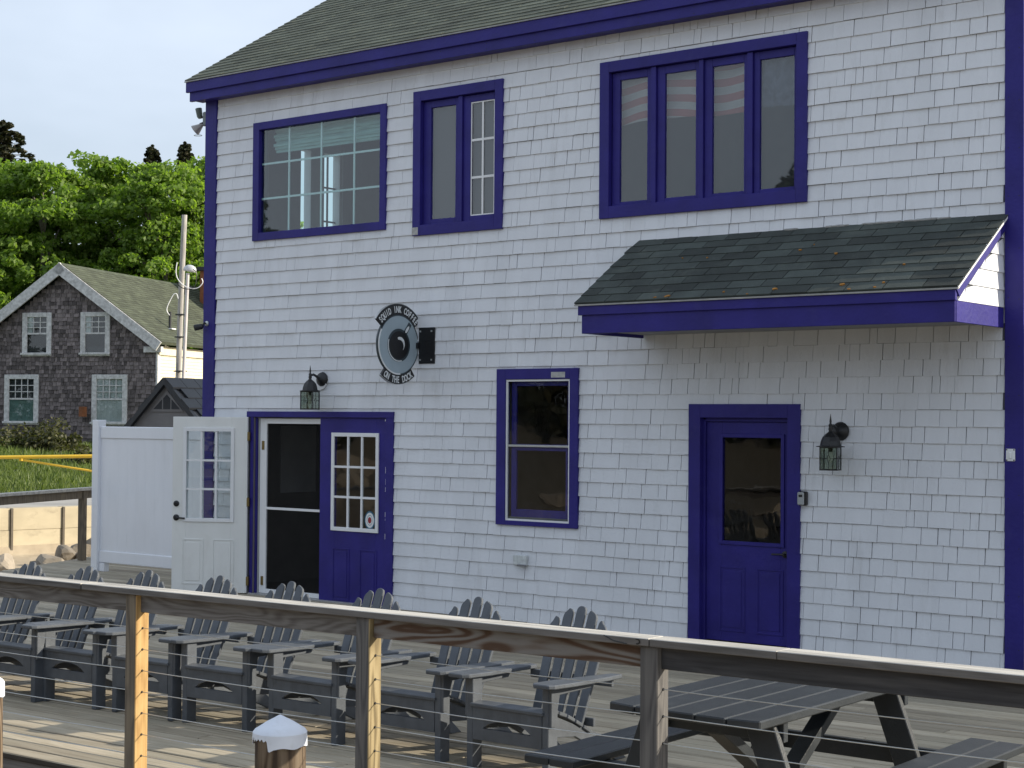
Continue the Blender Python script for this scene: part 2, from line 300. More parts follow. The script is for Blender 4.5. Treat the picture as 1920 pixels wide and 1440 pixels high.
def frame_boxes(mb, x0, x1, y0, y1, z0, z1, tl, tr=None, tb=None, tt=None):
    tr = tl if tr is None else tr; tb = tl if tb is None else tb; tt = tl if tt is None else tt
    mb.box(x0, x0+tl, y0, y1, z0, z1); mb.box(x1-tr, x1, y0, y1, z0, z1)
    mb.box(x0+tl, x1-tr, y0, y1, z1-tt, z1); mb.box(x0+tl, x1-tr, y0, y1, z0, z0+tb); return mb
def atpx(x, y, D): return CAM + (Fw+R2*((x-960)/FPX)-U2*((y-720)/FPX))*D

# ================================================================== TERRAIN
WD = Vector((.1903, .9817, 0)); WN = Vector((.9817, -.1903, 0)); W0 = Vector((-15.445, 7.927, 0))
def terr(x, y):
    s = -((x+15.445)*.9817-(y-7.927)*.1903)
    wob = .10*math.sin(x*.7+y*.3)+.08*math.sin(y*.9-x*.4)
    if s < 0:
        z = -.93 + max(s, -10)*.075 + wob*.6*min(1, -s*.5)
        if y < -9 and s < -3: z = min(z, -1.7) + 0*y
        if y < -17: z += min(1.0, (-17-y)/12)*3.0*(.5+.5*math.tanh((8-x)/10)) + wob
        return z
    if s < .35: return -.93+.90*(s/.35)
    if s < 5: return -.03
    return -.03+min((s-5)*.07, 1.0)+min(max(s-25, 0)*.03, 3)+wob*.5*min(1, (s-5)/3)
def axis_pts(lo, hi, dense_lo, dense_hi, step, big):
    a = []; v = lo
    while v < hi:
        a.append(v); v += step if dense_lo <= v < dense_hi else big
    a.append(hi); return a
def ground():
    ss = [-900, -500, -250, -120, -70]+list(np.arange(-50, -.1, 1.6))+[-.05, .35, 1, 2, 3, 4, 5]+list(np.arange(6, 50, 2))+[60, 80, 120, 250, 500, 900]
    tt = [-900, -500, -250, -120, -80]+list(np.arange(-60, 70, 1.8))+[90, 150, 300, 600, 900]
    mb = MB(); vs = []
    for s in ss:
        for t in tt:
            p = W0 - WN*s + WD*t; vs.append((p.x, p.y, terr(p.x, p.y)))
    n = len(tt); fs = [(i*n+j, i*n+j+1, (i+1)*n+j+1, (i+1)*n+j) for i in range(len(ss)-1) for j in range(n-1)]
    mb.add(vs, fs); me = mb.mesh('ground')
    for p in me.polygons: p.use_smooth = True
    o = link('ground', me, GROUND, kind='structure'); return o
ground()
mb = MB()
def wpt(s, t, z): p = W0-WN*s+WD*t; return (p.x, p.y, z)
mb.add([wpt(.45, -40, -.022), wpt(4.7, -40, -.022), wpt(4.7, 50, -.022), wpt(.45, 50, -.022)], [(0, 1, 2, 3)])
build(mb, 'road', ROAD, kind='structure')

# retaining wall with panels between steel posts
rw = empty('retaining_wall', 'sandy concrete panel retaining wall with dark steel posts along the shore road', 'wall', tuple(W0))
def wallbox(m_, t0, t1, s0, s1, z0, z1):
    vs = [Vector(wpt(s, t, z))-W0 for z in (z0, z1) for s in (s0, s1) for t in (t0, t1)]
    return m_.add(vs, [(0, 2, 3, 1), (4, 5, 7, 6), (0, 1, 5, 4), (2, 6, 7, 3), (0, 4, 6, 2), (1, 3, 7, 5)])
sp = 1.185
for k in range(-6, 12):
    t0 = .256+sp*k
    build(wallbox(MB(), t0-.025, t0+.025, -.02, .1, -1.3, .02), 'steel_post', STEEL, rw)
    for j, (z0, z1) in enumerate([(-1.35, -.93), (-.925, -.445), (-.44, .03)]):
        o = build(wallbox(MB(), t0+.03, t0+sp-.03, .015+.008*((k+j) % 2), .36, z0, z1), 'concrete_panel', CONC, rw, .006)
# rocks along the shore, piled rip-rap in front of the wall and along the bank the windows reflect
def rock_mesh(seed):
    rr = random.Random(seed); bm = bmesh.new(); bmesh.ops.create_icosphere(bm, subdivisions=3, radius=1)
    planes = [(Vector((rr.gauss(0, 1), rr.gauss(0, 1), rr.gauss(0, 1))).normalized(), rr.uniform(.35, .75)) for _ in range(12)]
    for v in bm.verts:
        for n_, d in planes:
            e = v.co.dot(n_)-d
            if e > 0: v.co -= n_*e*.98
        v.co += v.co.normalized()*rr.uniform(-.02, .02)
        v.co.x *= 1.25; v.co.z *= .7
    me = bpy.data.meshes.new('rock'); bm.to_mesh(me); bm.free(); me.materials.append(ROCK); return me
RM = [rock_mesh(i) for i in range(5)]
front = [(668/4, 1003/4+780, 33.4, .36, 'tall dark grey boulder beside the wooden rail post'), (640/4, 1035/4+780, 31, .30, 'pale sandy boulder touching the back rail post'),
         (118, 1048, 30.5, .34, 'rounded pale shore rock left of the back rail post'), (88, 1056, 29, .26, 'brown flat shore rock below the retaining wall'),
         (66, 1062, 28.3, .20, 'small dark rock in the sand under the retaining wall'), (2, 1058, 29.5, .28, 'mossy dark rock cut by the left edge of the photo'),
         (124, 1030, 34, .12, 'little dark stone lying against the retaining wall'), (150, 1052, 30.5, .22, 'dark shadowed rock right behind the rail post foot'),
         (172, 1040, 32, .24, 'pale low rock next to the white fence post')]
for i, (px, py, D, r, lab) in enumerate(front):
    p = atpx(px, py, D); o = link('rock', RM[i % 5], None, loc=(p.x, p.y, p.z)); o.scale = (r, r, r*1.1); o.rotation_euler = (0, 0, i*1.3)
    tag(o, lab, 'rock', 'rocks on the shore below the retaining wall')
allb = MB(); vs_all = []; 
rr = random.Random(3)
for i in range(230):
    x = rr.uniform(-26, 8); y = rr.uniform(-24, -14.5); r = rr.uniform(.25, .75); me = RM[i % 5]
    c, s_ = math.cos(i), math.sin(i)
    z = terr(x, y)
    allb.add([(x+r*(v.co.x*c-v.co.y*s_), y+r*(v.co.x*s_+v.co.y*c), z+r*v.co.z) for v in me.vertices], [tuple(p.vertices) for p in me.polygons])
me = bpy.data.meshes.new('bank_rocks'); me.from_pydata(allb.v, [], allb.f)
tag(link('bank_rocks', me, ROCK, kind='stuff'), 'rough rock bank across the cove opposite the building', 'rocks')

# ================================================================== COFFEE BUILDING
BX1, BY1, HE = 9.80, 9.0, 5.93          # right end, back, eave height
OPEN = {'L': (.794, 2.854, 4.037, 5.394), 'M': (3.242, 4.447, 3.942, 5.467), '4': (5.644, 7.874, 3.955, 5.468),
        'B': (4.396, 5.408, .958, 2.522), 'dR': (6.666, 7.815, -.02, 2.17), 'dL': (.734, 2.995, -.02, 2.087)}
bld = empty('coffee_building', 'white shingled two storey coffee building with deep blue trim beside the deck', 'building')
def decompose(x0, x1, z0, z1, ops):
    xs = sorted({x0, x1, *[min(max(v, x0), x1) for o in ops for v in o[:2]]}); out = []
    for a, b in zip(xs, xs[1:]):
        if b-a < 1e-5: continue
        zs = sorted([(o[2], o[3]) for o in ops if o[0] < (a+b)/2 < o[1]]); z = z0
        for p, q in zs:
            if p > z: out.append((a, b, z, p))
            z = max(z, q)
        if z < z1: out.append((a, b, z, z1))
    return out
inner = []   # wall opening is smaller than the trim
for k, (a, b, c, d) in OPEN.items():
    t = .085; inner.append((a+t, b-t, (c+t) if k[0] != 'd' else -.02, d-t+.012))
mb = MB()
for a, b, c, d in decompose(0, BX1, 0, HE, inner): mb.box(a, b, 0, .12, c, d)
build(mb, 'wall', BACK, bld)
# left gable wall with two real windows, back and right walls, floors
GW = [(1.375, 1.575, 4.36, 5.36), (1.81, 2.09, 4.36, 5.36)]
mb = MB()
for a, b, c, d in decompose(.12, BY1, 0, HE, GW): mb.box(0, .12, a, b, c, d)
rs = .613
mb.prism([(0, HE), (BY1, HE), (BY1/2, HE+BY1/2*rs-.05)], 0, .12, lambda u, v, h: (h, u, v))
mb.prism([(0, HE), (BY1, HE), (BY1/2, HE+BY1/2*rs-.05)], BX1-.12, BX1, lambda u, v, h: (h, u, v))
mb.box(BX1-.12, BX1, .12, BY1, 0, HE); mb.box(.12, BX1-.12, BY1-.12, BY1, 0, HE)
build(mb, 'outer_wall', SHAKE, bld)
mb = MB(); mb.box(.12, BX1-.12, .12, BY1-.12, 2.75, 2.95); mb.box(.12, BX1-.12, .12, BY1-.12, 5.72, 5.80)
build(mb, 'storey_floor', ROOMUP, bld)
boxo('ground_floor', ROOMF, bld, .12, BX1-.12, .12, BY1-.12, -.05, .02, 0)
mb = MB(); mb.box(3.0, 3.1, .13, 5, 2.95, 5.72); mb.box(5.0, 5.1, .13, 5, 2.95, 5.72); mb.box(.125, 3.0, 4.2, 4.3, 2.95, 5.72); mb.box(3.1, 9.65, 3.6, 3.7, 2.95, 5.72)
mb.box(.122, .16, .125, 1.36, 2.95, 5.72); mb.box(.122, .16, 2.11, 4.2, 2.95, 5.72)
build(mb, 'partition', ROOMUP, bld)
mb = MB(); mb.box(.125, 9.65, 3.2, 3.3, .02, 2.75); mb.box(3.6, 3.7, .125, 3.2, .02, 2.75); mb.box(6.1, 6.2, .125, 3.2, .02, 2.75); mb.box(8.2, 8.3, .125, 3.2, .02, 2.75)
mb.box(.122, .16, .125, 3.2, .02, 2.75)
build(mb, 'inner_wall', ROOM, bld)

# --- shingles ---------------------------------------------------------------
EXPO = .1412
def sub_rect(rect, o):
    a, b, c, d = rect; p, q, r_, s_ = o
    if b <= p+1e-4 or a >= q-1e-4 or d <= r_+1e-4 or c >= s_-1e-4: return [rect]
    out = []
    if a < p: out.append((a, p, c, d))
    if b > q: out.append((q, b, c, d))
    m0, m1 = max(a, p), min(b, q)
    if c < r_: out.append((m0, m1, c, r_))
    if d > s_: out.append((m0, m1, s_, d))
    return out
tiles = []
rr = random.Random(11)
blockers = [tuple(v) for v in OPEN.values()]
X0, X1 = .165, 9.668
nrow = int(HE/EXPO)+1
prev = []
for k in range(nrow):
    z0 = k*EXPO+.004+rr.uniform(-.002, .002); z1 = min(z0+EXPO, HE)
    x = X0-rr.uniform(0, .1); joints = []
    while x < X1:
        wdt = rr.choice([.075, .10, .12, .14, .15, .165, .18, .21, .25])*rr.uniform(.92, 1.08)
        if any(abs(x+wdt-j) < .028 for j in prev): wdt += .045
        a, b = max(x, X0), min(x+wdt, X1); x += wdt; joints.append(x)
        if b-a < .02: continue
        loose = rr.random() < (.25+.55*max(0, (a-2)/8))
        gap = (rr.uniform(.0045, .0075) if loose else .0026) if a > 3.5 else (.004 if rr.random() < .28 else .0012)
        pieces = [(a, b-gap, z0, z1)]
        for o in blockers: pieces = [q for p in pieces for q in sub_rect(p, o)]
        for p in pieces:
            if p[1]-p[0] > .008 and p[3]-p[2] > .008: tiles.append((p, z0, rr.uniform(-.003, .003), rr.uniform(-.0022, .0018)*min(1, .35+max(0, a-1)/5)))
    prev = joints
def tile_mb(mb, t):
    (a, b, c, d), z0, dy, dz = t
    yb = -.0215+dy+(c-z0)*.105; yt = -.0215+dy+(d-z0)*.105
    c2 = c+(dz if abs(c-z0) < 1e-6 else 0)
    mb.add([(a, yb, c2), (b, yb, c2), (b, .0, c2), (a, .0, c2), (a, yt, d), (b, yt, d), (b, .0, d), (a, .0, d)],
           [(0, 1, 5, 4), (0, 3, 2, 1), (1, 2, 6, 5), (0, 4, 7, 3), (4, 5, 6, 7)])
def px_area(t):
    (a, b, c, d) = t[0]; x = (a+b)/2; dist2 = (x-CAM.x)**2+CAM.y**2+((c+d)/2-2)**2
    hid = 1 if c > .02 else .3
    return (b-a)*(d-c)*abs(CAM.y)/dist2**1.5*hid
tiles.sort(key=px_area, reverse=True)
for t in tiles[:300]:
    m_ = MB(); tile_mb(m_, t); me = bpy.data.meshes.new('shingle'); me.from_pydata(m_.v, [], m_.f); link('shingle', me, SHAKE, bld)
m_ = MB()
for t in tiles[300:]: tile_mb(m_, t)
me = bpy.data.meshes.new('shingle_siding'); me.from_pydata(m_.v, [], m_.f); link('shingle_siding', me, SHAKE, bld, kind='stuff')
# corner boards
mb = MB().box(-.028, .163, -.034, 0, -.05, 5.74); mb.box(-.028, 0, 0, .14, -.05, 5.74); build(mb, 'corner_board', BLUE, bld, .003)
boxo('corner_board', BLUE, bld, 9.67, 9.828, -.034, 0, -.05, 5.74)
boxo('corner_board', BLUE, bld, 9.80, 9.828, .0, .14, -.05, 5.74)
boxo('base_board', M('grey_base_trim', (.32, .34, .36), .8), bld, .165, 9.668, -.008, .0, -.03, .003, 0)

# --- main roof --------------------------------------------------------------
roof = empty('roof', None, None); roof.parent = bld
EY, EZ = -.235, 5.965; c_, s_ = math.cos(math.atan(rs)), math.sin(math.atan(rs))
def rp(x, u, h): return (x, EY+u*c_-h*s_, EZ+u*s_+h*c_)
LR = (BY1/2-EY)/c_
mb = MB(); mb.prism([(-.15, 0), (BX1+.15, 0), (BX1+.15, LR), (-.15, LR)], -.03, -.006, lambda u, v, h: rp(u, v, h))
mb.prism([(-.15, 0), (BX1+.15, 0), (BX1+.15, LR), (-.15, LR)], -.03, 0, lambda u, v, h: (u, BY1-rp(u, v, h)[1], rp(u, v, h)[2]))
build(mb, 'roof_deck', ROOF, roof)
tabs = []; rr = random.Random(5)
rex = .125
for k in range(int(LR/rex)+1):
    u0 = k*rex; x = -.16-(.17 if k % 2 else 0)-rr.uniform(0, .05)
    while x < BX1+.15:
        a, b = max(x, -.165), min(x+.325, BX1+.16); x += .333
        if b-a > .03: tabs.append((a, b, u0+rr.uniform(-.003, .003), u0+rex+.01, rr.uniform(0, .003)))
def tab_mb(mb, t, fr, th=.009):
    a, b, u0, u1, h = t
    mb.add([fr(a, u0, h-.004), fr(b, u0, h-.004), fr(b, u0, th+h), fr(a, u0, th+h), fr(a, u1, -.004), fr(b, u1, -.004), fr(b, u1, .002), fr(a, u1, .002)],
           [(3, 2, 6, 7), (0, 1, 2, 3), (1, 5, 6, 2), (0, 3, 7, 4)])
vis = [t for t in tabs if t[0] < 6.8]; vis.sort(key=lambda t: t[2])
for t in vis[:300]:
    m_ = MB(); tab_mb(m_, t, rp); me = bpy.data.meshes.new('roof_shingle'); me.from_pydata(m_.v, [], m_.f); link('roof_shingle', me, ROOF, roof)
m_ = MB(); first = set(map(id, vis[:300]))
for t in tabs:
    if id(t) not in first: tab_mb(m_, t, rp)
me = bpy.data.meshes.new('roof_shingle_field'); me.from_pydata(m_.v, [], m_.f); link('roof_shingle_field', me, ROOF, roof, kind='stuff')
boxo('drip_edge', DRIP, roof, -.16, BX1+.16, -.25, -.232, 5.945, 5.958, 0)
boxo('fascia', BLUE, roof, -.15, BX1+.15, -.235, -.20, 5.825, 5.945)
boxo('fascia', BLUE, roof, -.115, BX1+.15, -.205, -.165, 5.72, 5.83)
boxo('soffit', BLUE, roof, -.11, BX1+.1, -.166, -.002, 5.735, 5.755)
mb = MB()
mb.prism([(0, -.19), (LR, -.19), (LR, -.035), (0, -.035)], -.15, -.12, lambda u, v, h: rp(h, u, v)); build(mb, 'rake_board', BLUE, roof)

# --- windows ---------------------------------------------------------------
def trim(parent, o, tl, tr, tb, tt, name='frame', y=-.040):
    a, b, c, d = o; return build(frame_boxes(MB(), a, b, y, .04, c, d, tl, tr, tb, tt), name, BLUE, parent, .003)
def wempty(name): o = empty(name, None, None); o.parent = bld; return o
# big left window, 4 x 3 lights
W = wempty('window'); trim(W, OPEN['L'], .10, .085, .09, .085)
a, b, c, d = .895, 2.768, 4.128, 5.308
boxo('pane', GLT, W, a-.005, b+.005, .006, .010, c-.005, d+.005, 0)
mu = MB()
for x in (1.333, 1.84, 2.343): mu.box(x-.011, x+.011, .014, .026, c, d)
for z in (4.918, 4.519):
    for p, q in ((a, 1.322), (1.344, 1.829), (1.851, 2.332), (2.354, b)): mu.box(p, q, .0145, .0255, z-.011, z+.011)
build(mu, 'muntin', WHITE, W)
mb = MB()
for i in range(9):
    z1 = 5.36-i*.034; y = .11+.012*(i % 3)
    mb.box(.98+.01*(i % 3), 2.84, y, y+.03, z1-.0345, z1)
build(mb, 'roller_blind', BLIND, W)
mu = MB(); mu.box(.03, .05, 1.94, 1.958, 4.36, 5.36); mu.box(.03, .05, 1.81, 2.09, 4.93, 4.95); mu.box(.03, .05, 1.81, 2.09, 4.50, 4.52); build(mu, 'far_muntin', DARKIN, W)
# middle pair of casements
W = wempty('window'); trim(W, OPEN['M'], .105, .10, .11, .105)
def casement(W, x0, x1, z0, z1, gx0, gx1, gz0, gz1, y=.012, scr=None):
    f = build(frame_boxes(MB(), x0, x1, y, y+.04, z0, z1, gx0-x0, x1-gx1, gz0-z0, z1-gz1), 'sash', BLUE, W, .003)
    boxo('pane', GL, f, gx0-.004, gx1+.004, y+.018, y+.022, gz0-.004, gz1+.004, 0)
    boxo('insect_screen', scr or SCREEN, f, gx0-.004, gx1+.004, y+.050, y+.052, gz0-.004, gz1+.004, 0)
    return f
for q in ((3.35, 3.842, 3.452, 3.790), (3.896, 4.344, 3.99, 4.305)): 
    f = casement(W, q[0], q[1], 4.056, 5.355, q[2], q[3], 4.108, 5.283)
    if q[0] > 3.8:
        mu = MB(); mu.box(4.136, 4.158, .020, .028, 4.108, 5.283)
        for z in (4.889, 4.502): mu.box(3.99, 4.136, .0205, .0275, z-.012, z+.012); mu.box(4.158, 4.305, .0205, .0275, z-.012, z+.012)
        frame_boxes(mu, 3.99, 4.305, .0201, .0279, 4.108, 5.283, .012); build(mu, 'muntin', WHITE, f)
boxo('mullion', BLUE, W, 3.843, 3.895, -.012, .05, 4.056, 5.36)
boxo('bare_patch', PATCH, W, 3.242, 3.325, -.0425, -.0401, 3.950, 4.03, 0)
# four casements
W = wempty('window'); trim(W, OPEN['4'], .11, .105, .115, .105)
cs = [(5.762, 6.214, 5.847, 6.163), (6.276, 6.744, 6.36, 6.70), (6.796, 7.252, 6.877, 7.212), (7.316, 7.762, 7.374, 7.724)]
for q in cs: casement(W, q[0], q[1], 4.072, 5.358, q[2], q[3], 4.108, 5.283, scr=SCREENL)
for p, q in ((6.217, 6.273), (6.747, 6.793), (7.255, 7.313)): boxo('mullion', BLUE, W, p, q, -.014, .05, 4.072, 5.36)
fl = tag(empty('flag', '', ''), 'striped red and white flag hung as a curtain behind the four light window', 'flag')
def cloth(name, x0, x1, ztop, zbot, mat, par, sag):
    nx, nz = 30, 10; vs = []; fs = []; uv = []
    for j in range(nz+1):
        for i in range(nx+1):
            u = i/nx; v = j/nz; x = x0+(x1-x0)*u
            vs.append((x, .098+.018*math.sin(u*17+v*2), ztop+(zbot+sag*math.sin(u*5.5)-ztop)*v)); uv.append((u, v+.06*math.sin(u*6)))
    for j in range(nz):
        for i in range(nx): fs.append((j*(nx+1)+i, j*(nx+1)+i+1, (j+1)*(nx+1)+i+1, (j+1)*(nx+1)+i))
    vs2 = vs+[(x, y+.002, z) for x, y, z in vs]; n = len(vs); fs2 = fs+[tuple(n+i for i in reversed(f)) for f in fs]
    me = bpy.data.meshes.new(name); me.from_pydata(vs2, [], fs2); l_ = me.uv_layers.new(name='UVMap')
    for lp in me.loops: l_.data[lp.index].uv = uv[lp.vertex_index % n]
    for p in me.polygons: p.use_smooth = True
    return link(name, me, mat, par)
cloth('striped_cloth', 5.80, 7.26, 5.36, 4.86, FLAG, fl, .02); cloth('blue_canton', 7.27, 7.76, 5.36, 4.86, CANTON, fl, .004)
# lower double hung window with storm frame
W = wempty('window'); trim(W, OPEN['B'], .115, .10, .045, .105)
build(frame_boxes(MB(), 4.512, 5.307, -.026, -.006, 1.004, 2.414, .018), 'storm_frame', WHITE, W)
boxo('meeting_rail', METAL, W, 4.532, 5.287, -.022, -.006, 1.742, 1.764)
boxo('pane', GLW, W, 4.525, 5.295, -.013, -.010, 1.016, 2.402, 0)
f = build(frame_boxes(MB(), 4.54, 5.285, .03, .055, 1.73, 2.40, .06, .05, .04, .05), 'sash', BLUE, W, .003)
f = build(frame_boxes(MB(), 4.56, 5.285, .004, .028, 1.02, 1.745, .065, .05, .10, .04), 'sash', BLUE, W, .003)
boxo('bare_patch', PATCH, W, 5.085, 5.255, -.0425, -.0401, 2.43, 2.485, 0)

nh = random.Random(4); mb = MB()
for x in np.arange(.1, 9.7, .61):
    for z in (5.745, 5.80): mb.add([(x+a*.0045, -.2065, z+b*.0045) for a, b in ((-1, -1), (1, -1), (1, 1), (-1, 1))], [(0, 1, 2, 3)])
for k in range(14):
    for x in (.02, .12, 9.70, 9.79):
        z = .2+k*.405+nh.uniform(-.02, .02); mb.add([(x+a*.004, -.0348, z+b*.004) for a, b in ((-1, -1), (1, -1), (1, 1), (-1, 1))], [(0, 1, 2, 3)])
build(mb, 'nail_heads', DARKMET, bld, kind='stuff')

# --- doors -------------------------------------------------------------------
def panel_relief(mb, x0, x1, z0, z1, y, fr=None):
    """moulded raised panel ring plus field on a door face (towards -y)"""
    t = .016
    frame_boxes(mb, x0, x1, y-.006, y+.001, z0, z1, t)
    mb.box(x0+.038, x1-.038, y-.005, y+.001, z0+.038, z1-.038)
D = empty('door', None, None); D.parent = bld
a, b, c, d = OPEN['dR']
mb = MB(); mb.box(a, a+.125, -.036, .04, -.02, d); mb.box(b-.125, b, -.036, .04, -.02, d); mb.box(a+.125, b-.125, -.036, .04, 2.045, d); build(mb, 'frame', BLUE, D, .003)
mb = MB(); mb.box(6.79, 6.815, .02, .10, 0, 2.03); mb.box(7.672, 7.692, .02, .10, 0, 2.03); mb.box(6.815, 7.672, .02, .10, 2.01, 2.045); build(mb, 'jamb', BLUE, D, .002)
leaf = frame_boxes(MB(), 6.818, 7.670, .045, .085, .012, 2.008, .165, .085, .90, .14)
ob = build(leaf, 'door_leaf', BLUE, D, .002)
mb = MB(); frame_boxes(mb, 6.955, 7.625, .032, .046, .89, 1.90, .035); panel_relief(mb, 6.955, 7.225, .10, .69, .045); panel_relief(mb, 7.345, 7.615, .10, .69, .045); build(mb, 'door_moulding', BLUE, ob, .002)
boxo('pane', GLW, ob, 6.98, 7.60, .058, .062, .90, 1.885, 0)
mb = MB(); mb.lathe([(.001, 0), (.030, .002), (.030, .012), (.012, .016), (.012, .045)], (0, 0, 0), 16); mb.v = [(7.635+x, .045-z, .83+y) for x, y, z in mb.v]
mb.tube([(7.635, .005, .83), (7.60, -.002, .832), (7.52, .0, .828)], .009, 8); build(mb, 'handle', BLACK, ob, 0, True)
# double door on the left
D = empty('double_door', None, None); D.parent = bld
mb = MB(); mb.box(.734, 2.995, -.036, .04, 2.022, 2.087); build(mb, 'door_header', BLUE, D, .003)
mb = MB(); mb.box(2.89, 2.993, -.034, .04, -.02, 2.021); build(mb, 'frame', BLUE, D, .003)
mb = MB(); mb.box(.795, .84, -.03, .12, -.02, 2.021); mb.box(.848, .872, .0, .12, -.02, 2.021); build(mb, 'jamb', BLUE, D, .002)
boxo('weather_strip', M('grey_weather_strip', (.35, .36, .36), .6), D, .874, .893, .02, .1, -.02, 2.02, .002)
boxo('weather_strip', M('grey_weather_strip_dark', (.16, .15, .15), .6), D, .841, .847, -.02, .1, -.02, 2.02, 0)
boxo('threshold', M('aluminium_sill', (.4, .4, .4), .4, metal=.6), D, .80, 2.95, -.06, .12, -.015, .018)
sc = build(frame_boxes(MB(), .895, 1.99, .03, .058, .02, 2.008, .105, .08, .05, .06), 'screen_door', WHITE, D, .002)
boxo('screen_rail', WHITE, sc, .999, 1.91, .031, .057, .972, 1.0, .002)
boxo('insect_screen', SCREEND, sc, .998, 1.912, .044, .046, .05, 1.96, 0)
for z in (1.70, .16): boxo('hinge', BRASS, sc, .93, .965, .020, .034, z-.05, z+.05)
ob = build(frame_boxes(MB(), 1.885, 2.888, -.004, .030, .012, 2.018, .225, .165, .815, .20), 'door_leaf', BLUE, D, .002)
mb = MB(); panel_relief(mb, 2.09, 2.345, .03, .60, -.004); panel_relief(mb, 2.495, 2.75, .03, .60, -.004); build(mb, 'door_moulding', BLUE, ob, .002)
mb = MB(); frame_boxes(mb, 2.07, 2.772, -.022, -.004, .787, 1.857, .042); build(mb, 'light_frame', WHITE, ob, .003)
mb = MB()
gx = [2.112, 2.318, 2.524, 2.730]; gz = [.829, 1.157, 1.486, 1.815]
for x in gx[1:3]: mb.box(x-.012, x+.012, -.016, .004, gz[0], gz[3])
for z in gz[1:3]:
    for p, q in ((gx[0], gx[1]-.012), (gx[1]+.012, gx[2]-.012), (gx[2]+.012, gx[3])): mb.box(p, q, -.0155, .0035, z-.012, z+.012)
build(mb, 'muntin', WHITE, ob)
boxo('pane', GLW, ob, 2.11, 2.73, -.004, .0, .82, 1.82, 0)
def disc(mb, r0, r1, h0, h1, fr, k=40, a0=0, a1=360):
    vs = []; fs = []; n = k+1
    for i in range(n):
        t = R(a0+(a1-a0)*i/k)
        for r_ in (r0, r1):
            for h in (h0, h1): vs.append(fr(r_*math.sin(t), r_*math.cos(t), h))
    for i in range(k):
        a = 4*i; b = a+4; fs += [(a, b, b+2, a+2), (a+1, a+3, b+3, b+1), (a+2, b+2, b+3, a+3), (a, a+1, b+1, b)]
    if abs(a1-a0) < 360: fs += [(0, 2, 3, 1), (4*k, 4*k+1, 4*k+3, 4*k+2)]
    return mb.add(vs, fs)
sf = lambda u, v, h: (2.642+u*.75, -.0045-h, .92+v)
build(disc(MB(), 0, .10, 0, .001, sf), 'sticker', STICK, ob); build(disc(MB(), .055, .082, .001, .0018, sf), 'sticker', SIGNW, ob)
build(disc(MB(), 0, .050, .001, .0018, sf), 'sticker', SIGNW, ob); build(disc(MB(), 0, .034, .0018, .0026, sf), 'sticker', STICKR, ob)
# paint runs showing the white base along the astragal
mb = MB(); rr = random.Random(2)
z = 1.70
while z > .72:
    h = rr.uniform(.02, .09); x = 2.868+rr.uniform(-.004, .004); mb.box(x-.004, x+.003, -.0055, -.004, z-h, z); z -= h+rr.uniform(.015, .09)
mb.box(2.850, 2.862, -.0055, -.004, 1.985, 2.005); build(mb, 'chipped_paint', WHITE, ob)
# open white leaf
hinge = empty('open_door_leaf', None, None); hinge.parent = bld; hinge.location = (.79, -.045, 0); hinge['label'] = 'white inside face of the left door leaf standing wide open'
hinge.rotation_euler = (0, 0, R(180+27))
# local x along leaf from hinge; the face seen from the camera is local +y
lf = build(frame_boxes(MB(), .01, .915, -.022, .022, .012, 2.02, .19, .165, .84, .14), 'door_slab', DOORW, hinge, .003)
mb = MB(); frame_boxes(mb, .165, .785, .022, .038, .815, 1.895, .042); frame_boxes(mb, .165, .785, -.038, -.022, .815, 1.895, .042); build(mb, 'light_frame', WHITE, hinge, .003)
mb = MB(); gx = [.207, .386, .564, .743]; gz = [.857, 1.19, 1.52, 1.853]
for x in gx[1:3]: mb.box(x-.011, x+.011, -.03, .03, gz[0], gz[3])
for z in gz[1:3]:
    for p, q in ((gx[0], gx[1]-.011), (gx[1]+.011, gx[2]-.011), (gx[2]+.011, gx[3])): mb.box(p, q, -.0295, .0295, z-.011, z+.011)
build(mb, 'muntin', WHITE, hinge)
boxo('pane', GL, hinge, .20, .75, -.003, .003, .85, 1.86, 0)
mb = MB()
for x0 in (.16, .53):
    frame_boxes(mb, x0, x0+.26, .021, .028, .10, .62, .016); mb.box(x0+.04, x0+.22, .021, .027, .14, .58)
build(mb, 'door_moulding', DOORW, hinge, .002)
mb = MB()
for z, r_ in ((1.02, .034), (.86, .036)):
    q = MB().lathe([(.001, 0), (r_, .001), (r_, .012), (.016, .020), (.016, .032)], (0, 0, 0), 18); mb.add([(.862+x, .022+zz, z+y) for x, y, zz in q.v], q.f)
mb.tube([(.862, .045, .86), (.83, .052, .858), (.75, .05, .852)], .010, 8); build(mb, 'handle', BLACK, hinge, 0, True)
for z in (1.80, 1.05, .15): boxo('hinge', BRASS, hinge, -.016, .012, -.010, .030, z-.05, z+.05)
# things seen through the doorway
mb = MB(); mb.box(2.2, 3.3, 1.9, 2.4, .02, .95); tag(build(mb, 'counter', M('dark_counter', (.04, .035, .03), .5), None, .01), 'dark service counter inside the open doorway', 'counter')
f = tag(build(frame_boxes(MB(), -.62+.75, .62, 3.16, 3.19, 1.2, 2.0, .06), 'picture_frame', M('brown_frame', (.07, .045, .03), .5)), 'brown picture frame on the dark back wall inside the doorway', 'picture')
boxo('picture', M('dark_print', (.02, .02, .025), .4), f, .19, .56, 3.17, 3.185, 1.26, 1.94, 0)
wb = boxo('menu_board', M('pale_board', (.30, .30, .29), .6), None, -.1+.25, .30, .6, .62, 1.3, 1.9); bpy.data.objects.remove(wb)
wb = boxo('menu_board', M('pale_board2', (.80, .80, .80), .6), None, .17, .185, 1.05, 1.65, 1.10, 1.92); tag(wb, 'pale grey board on the side wall seen through the screen door', 'board')

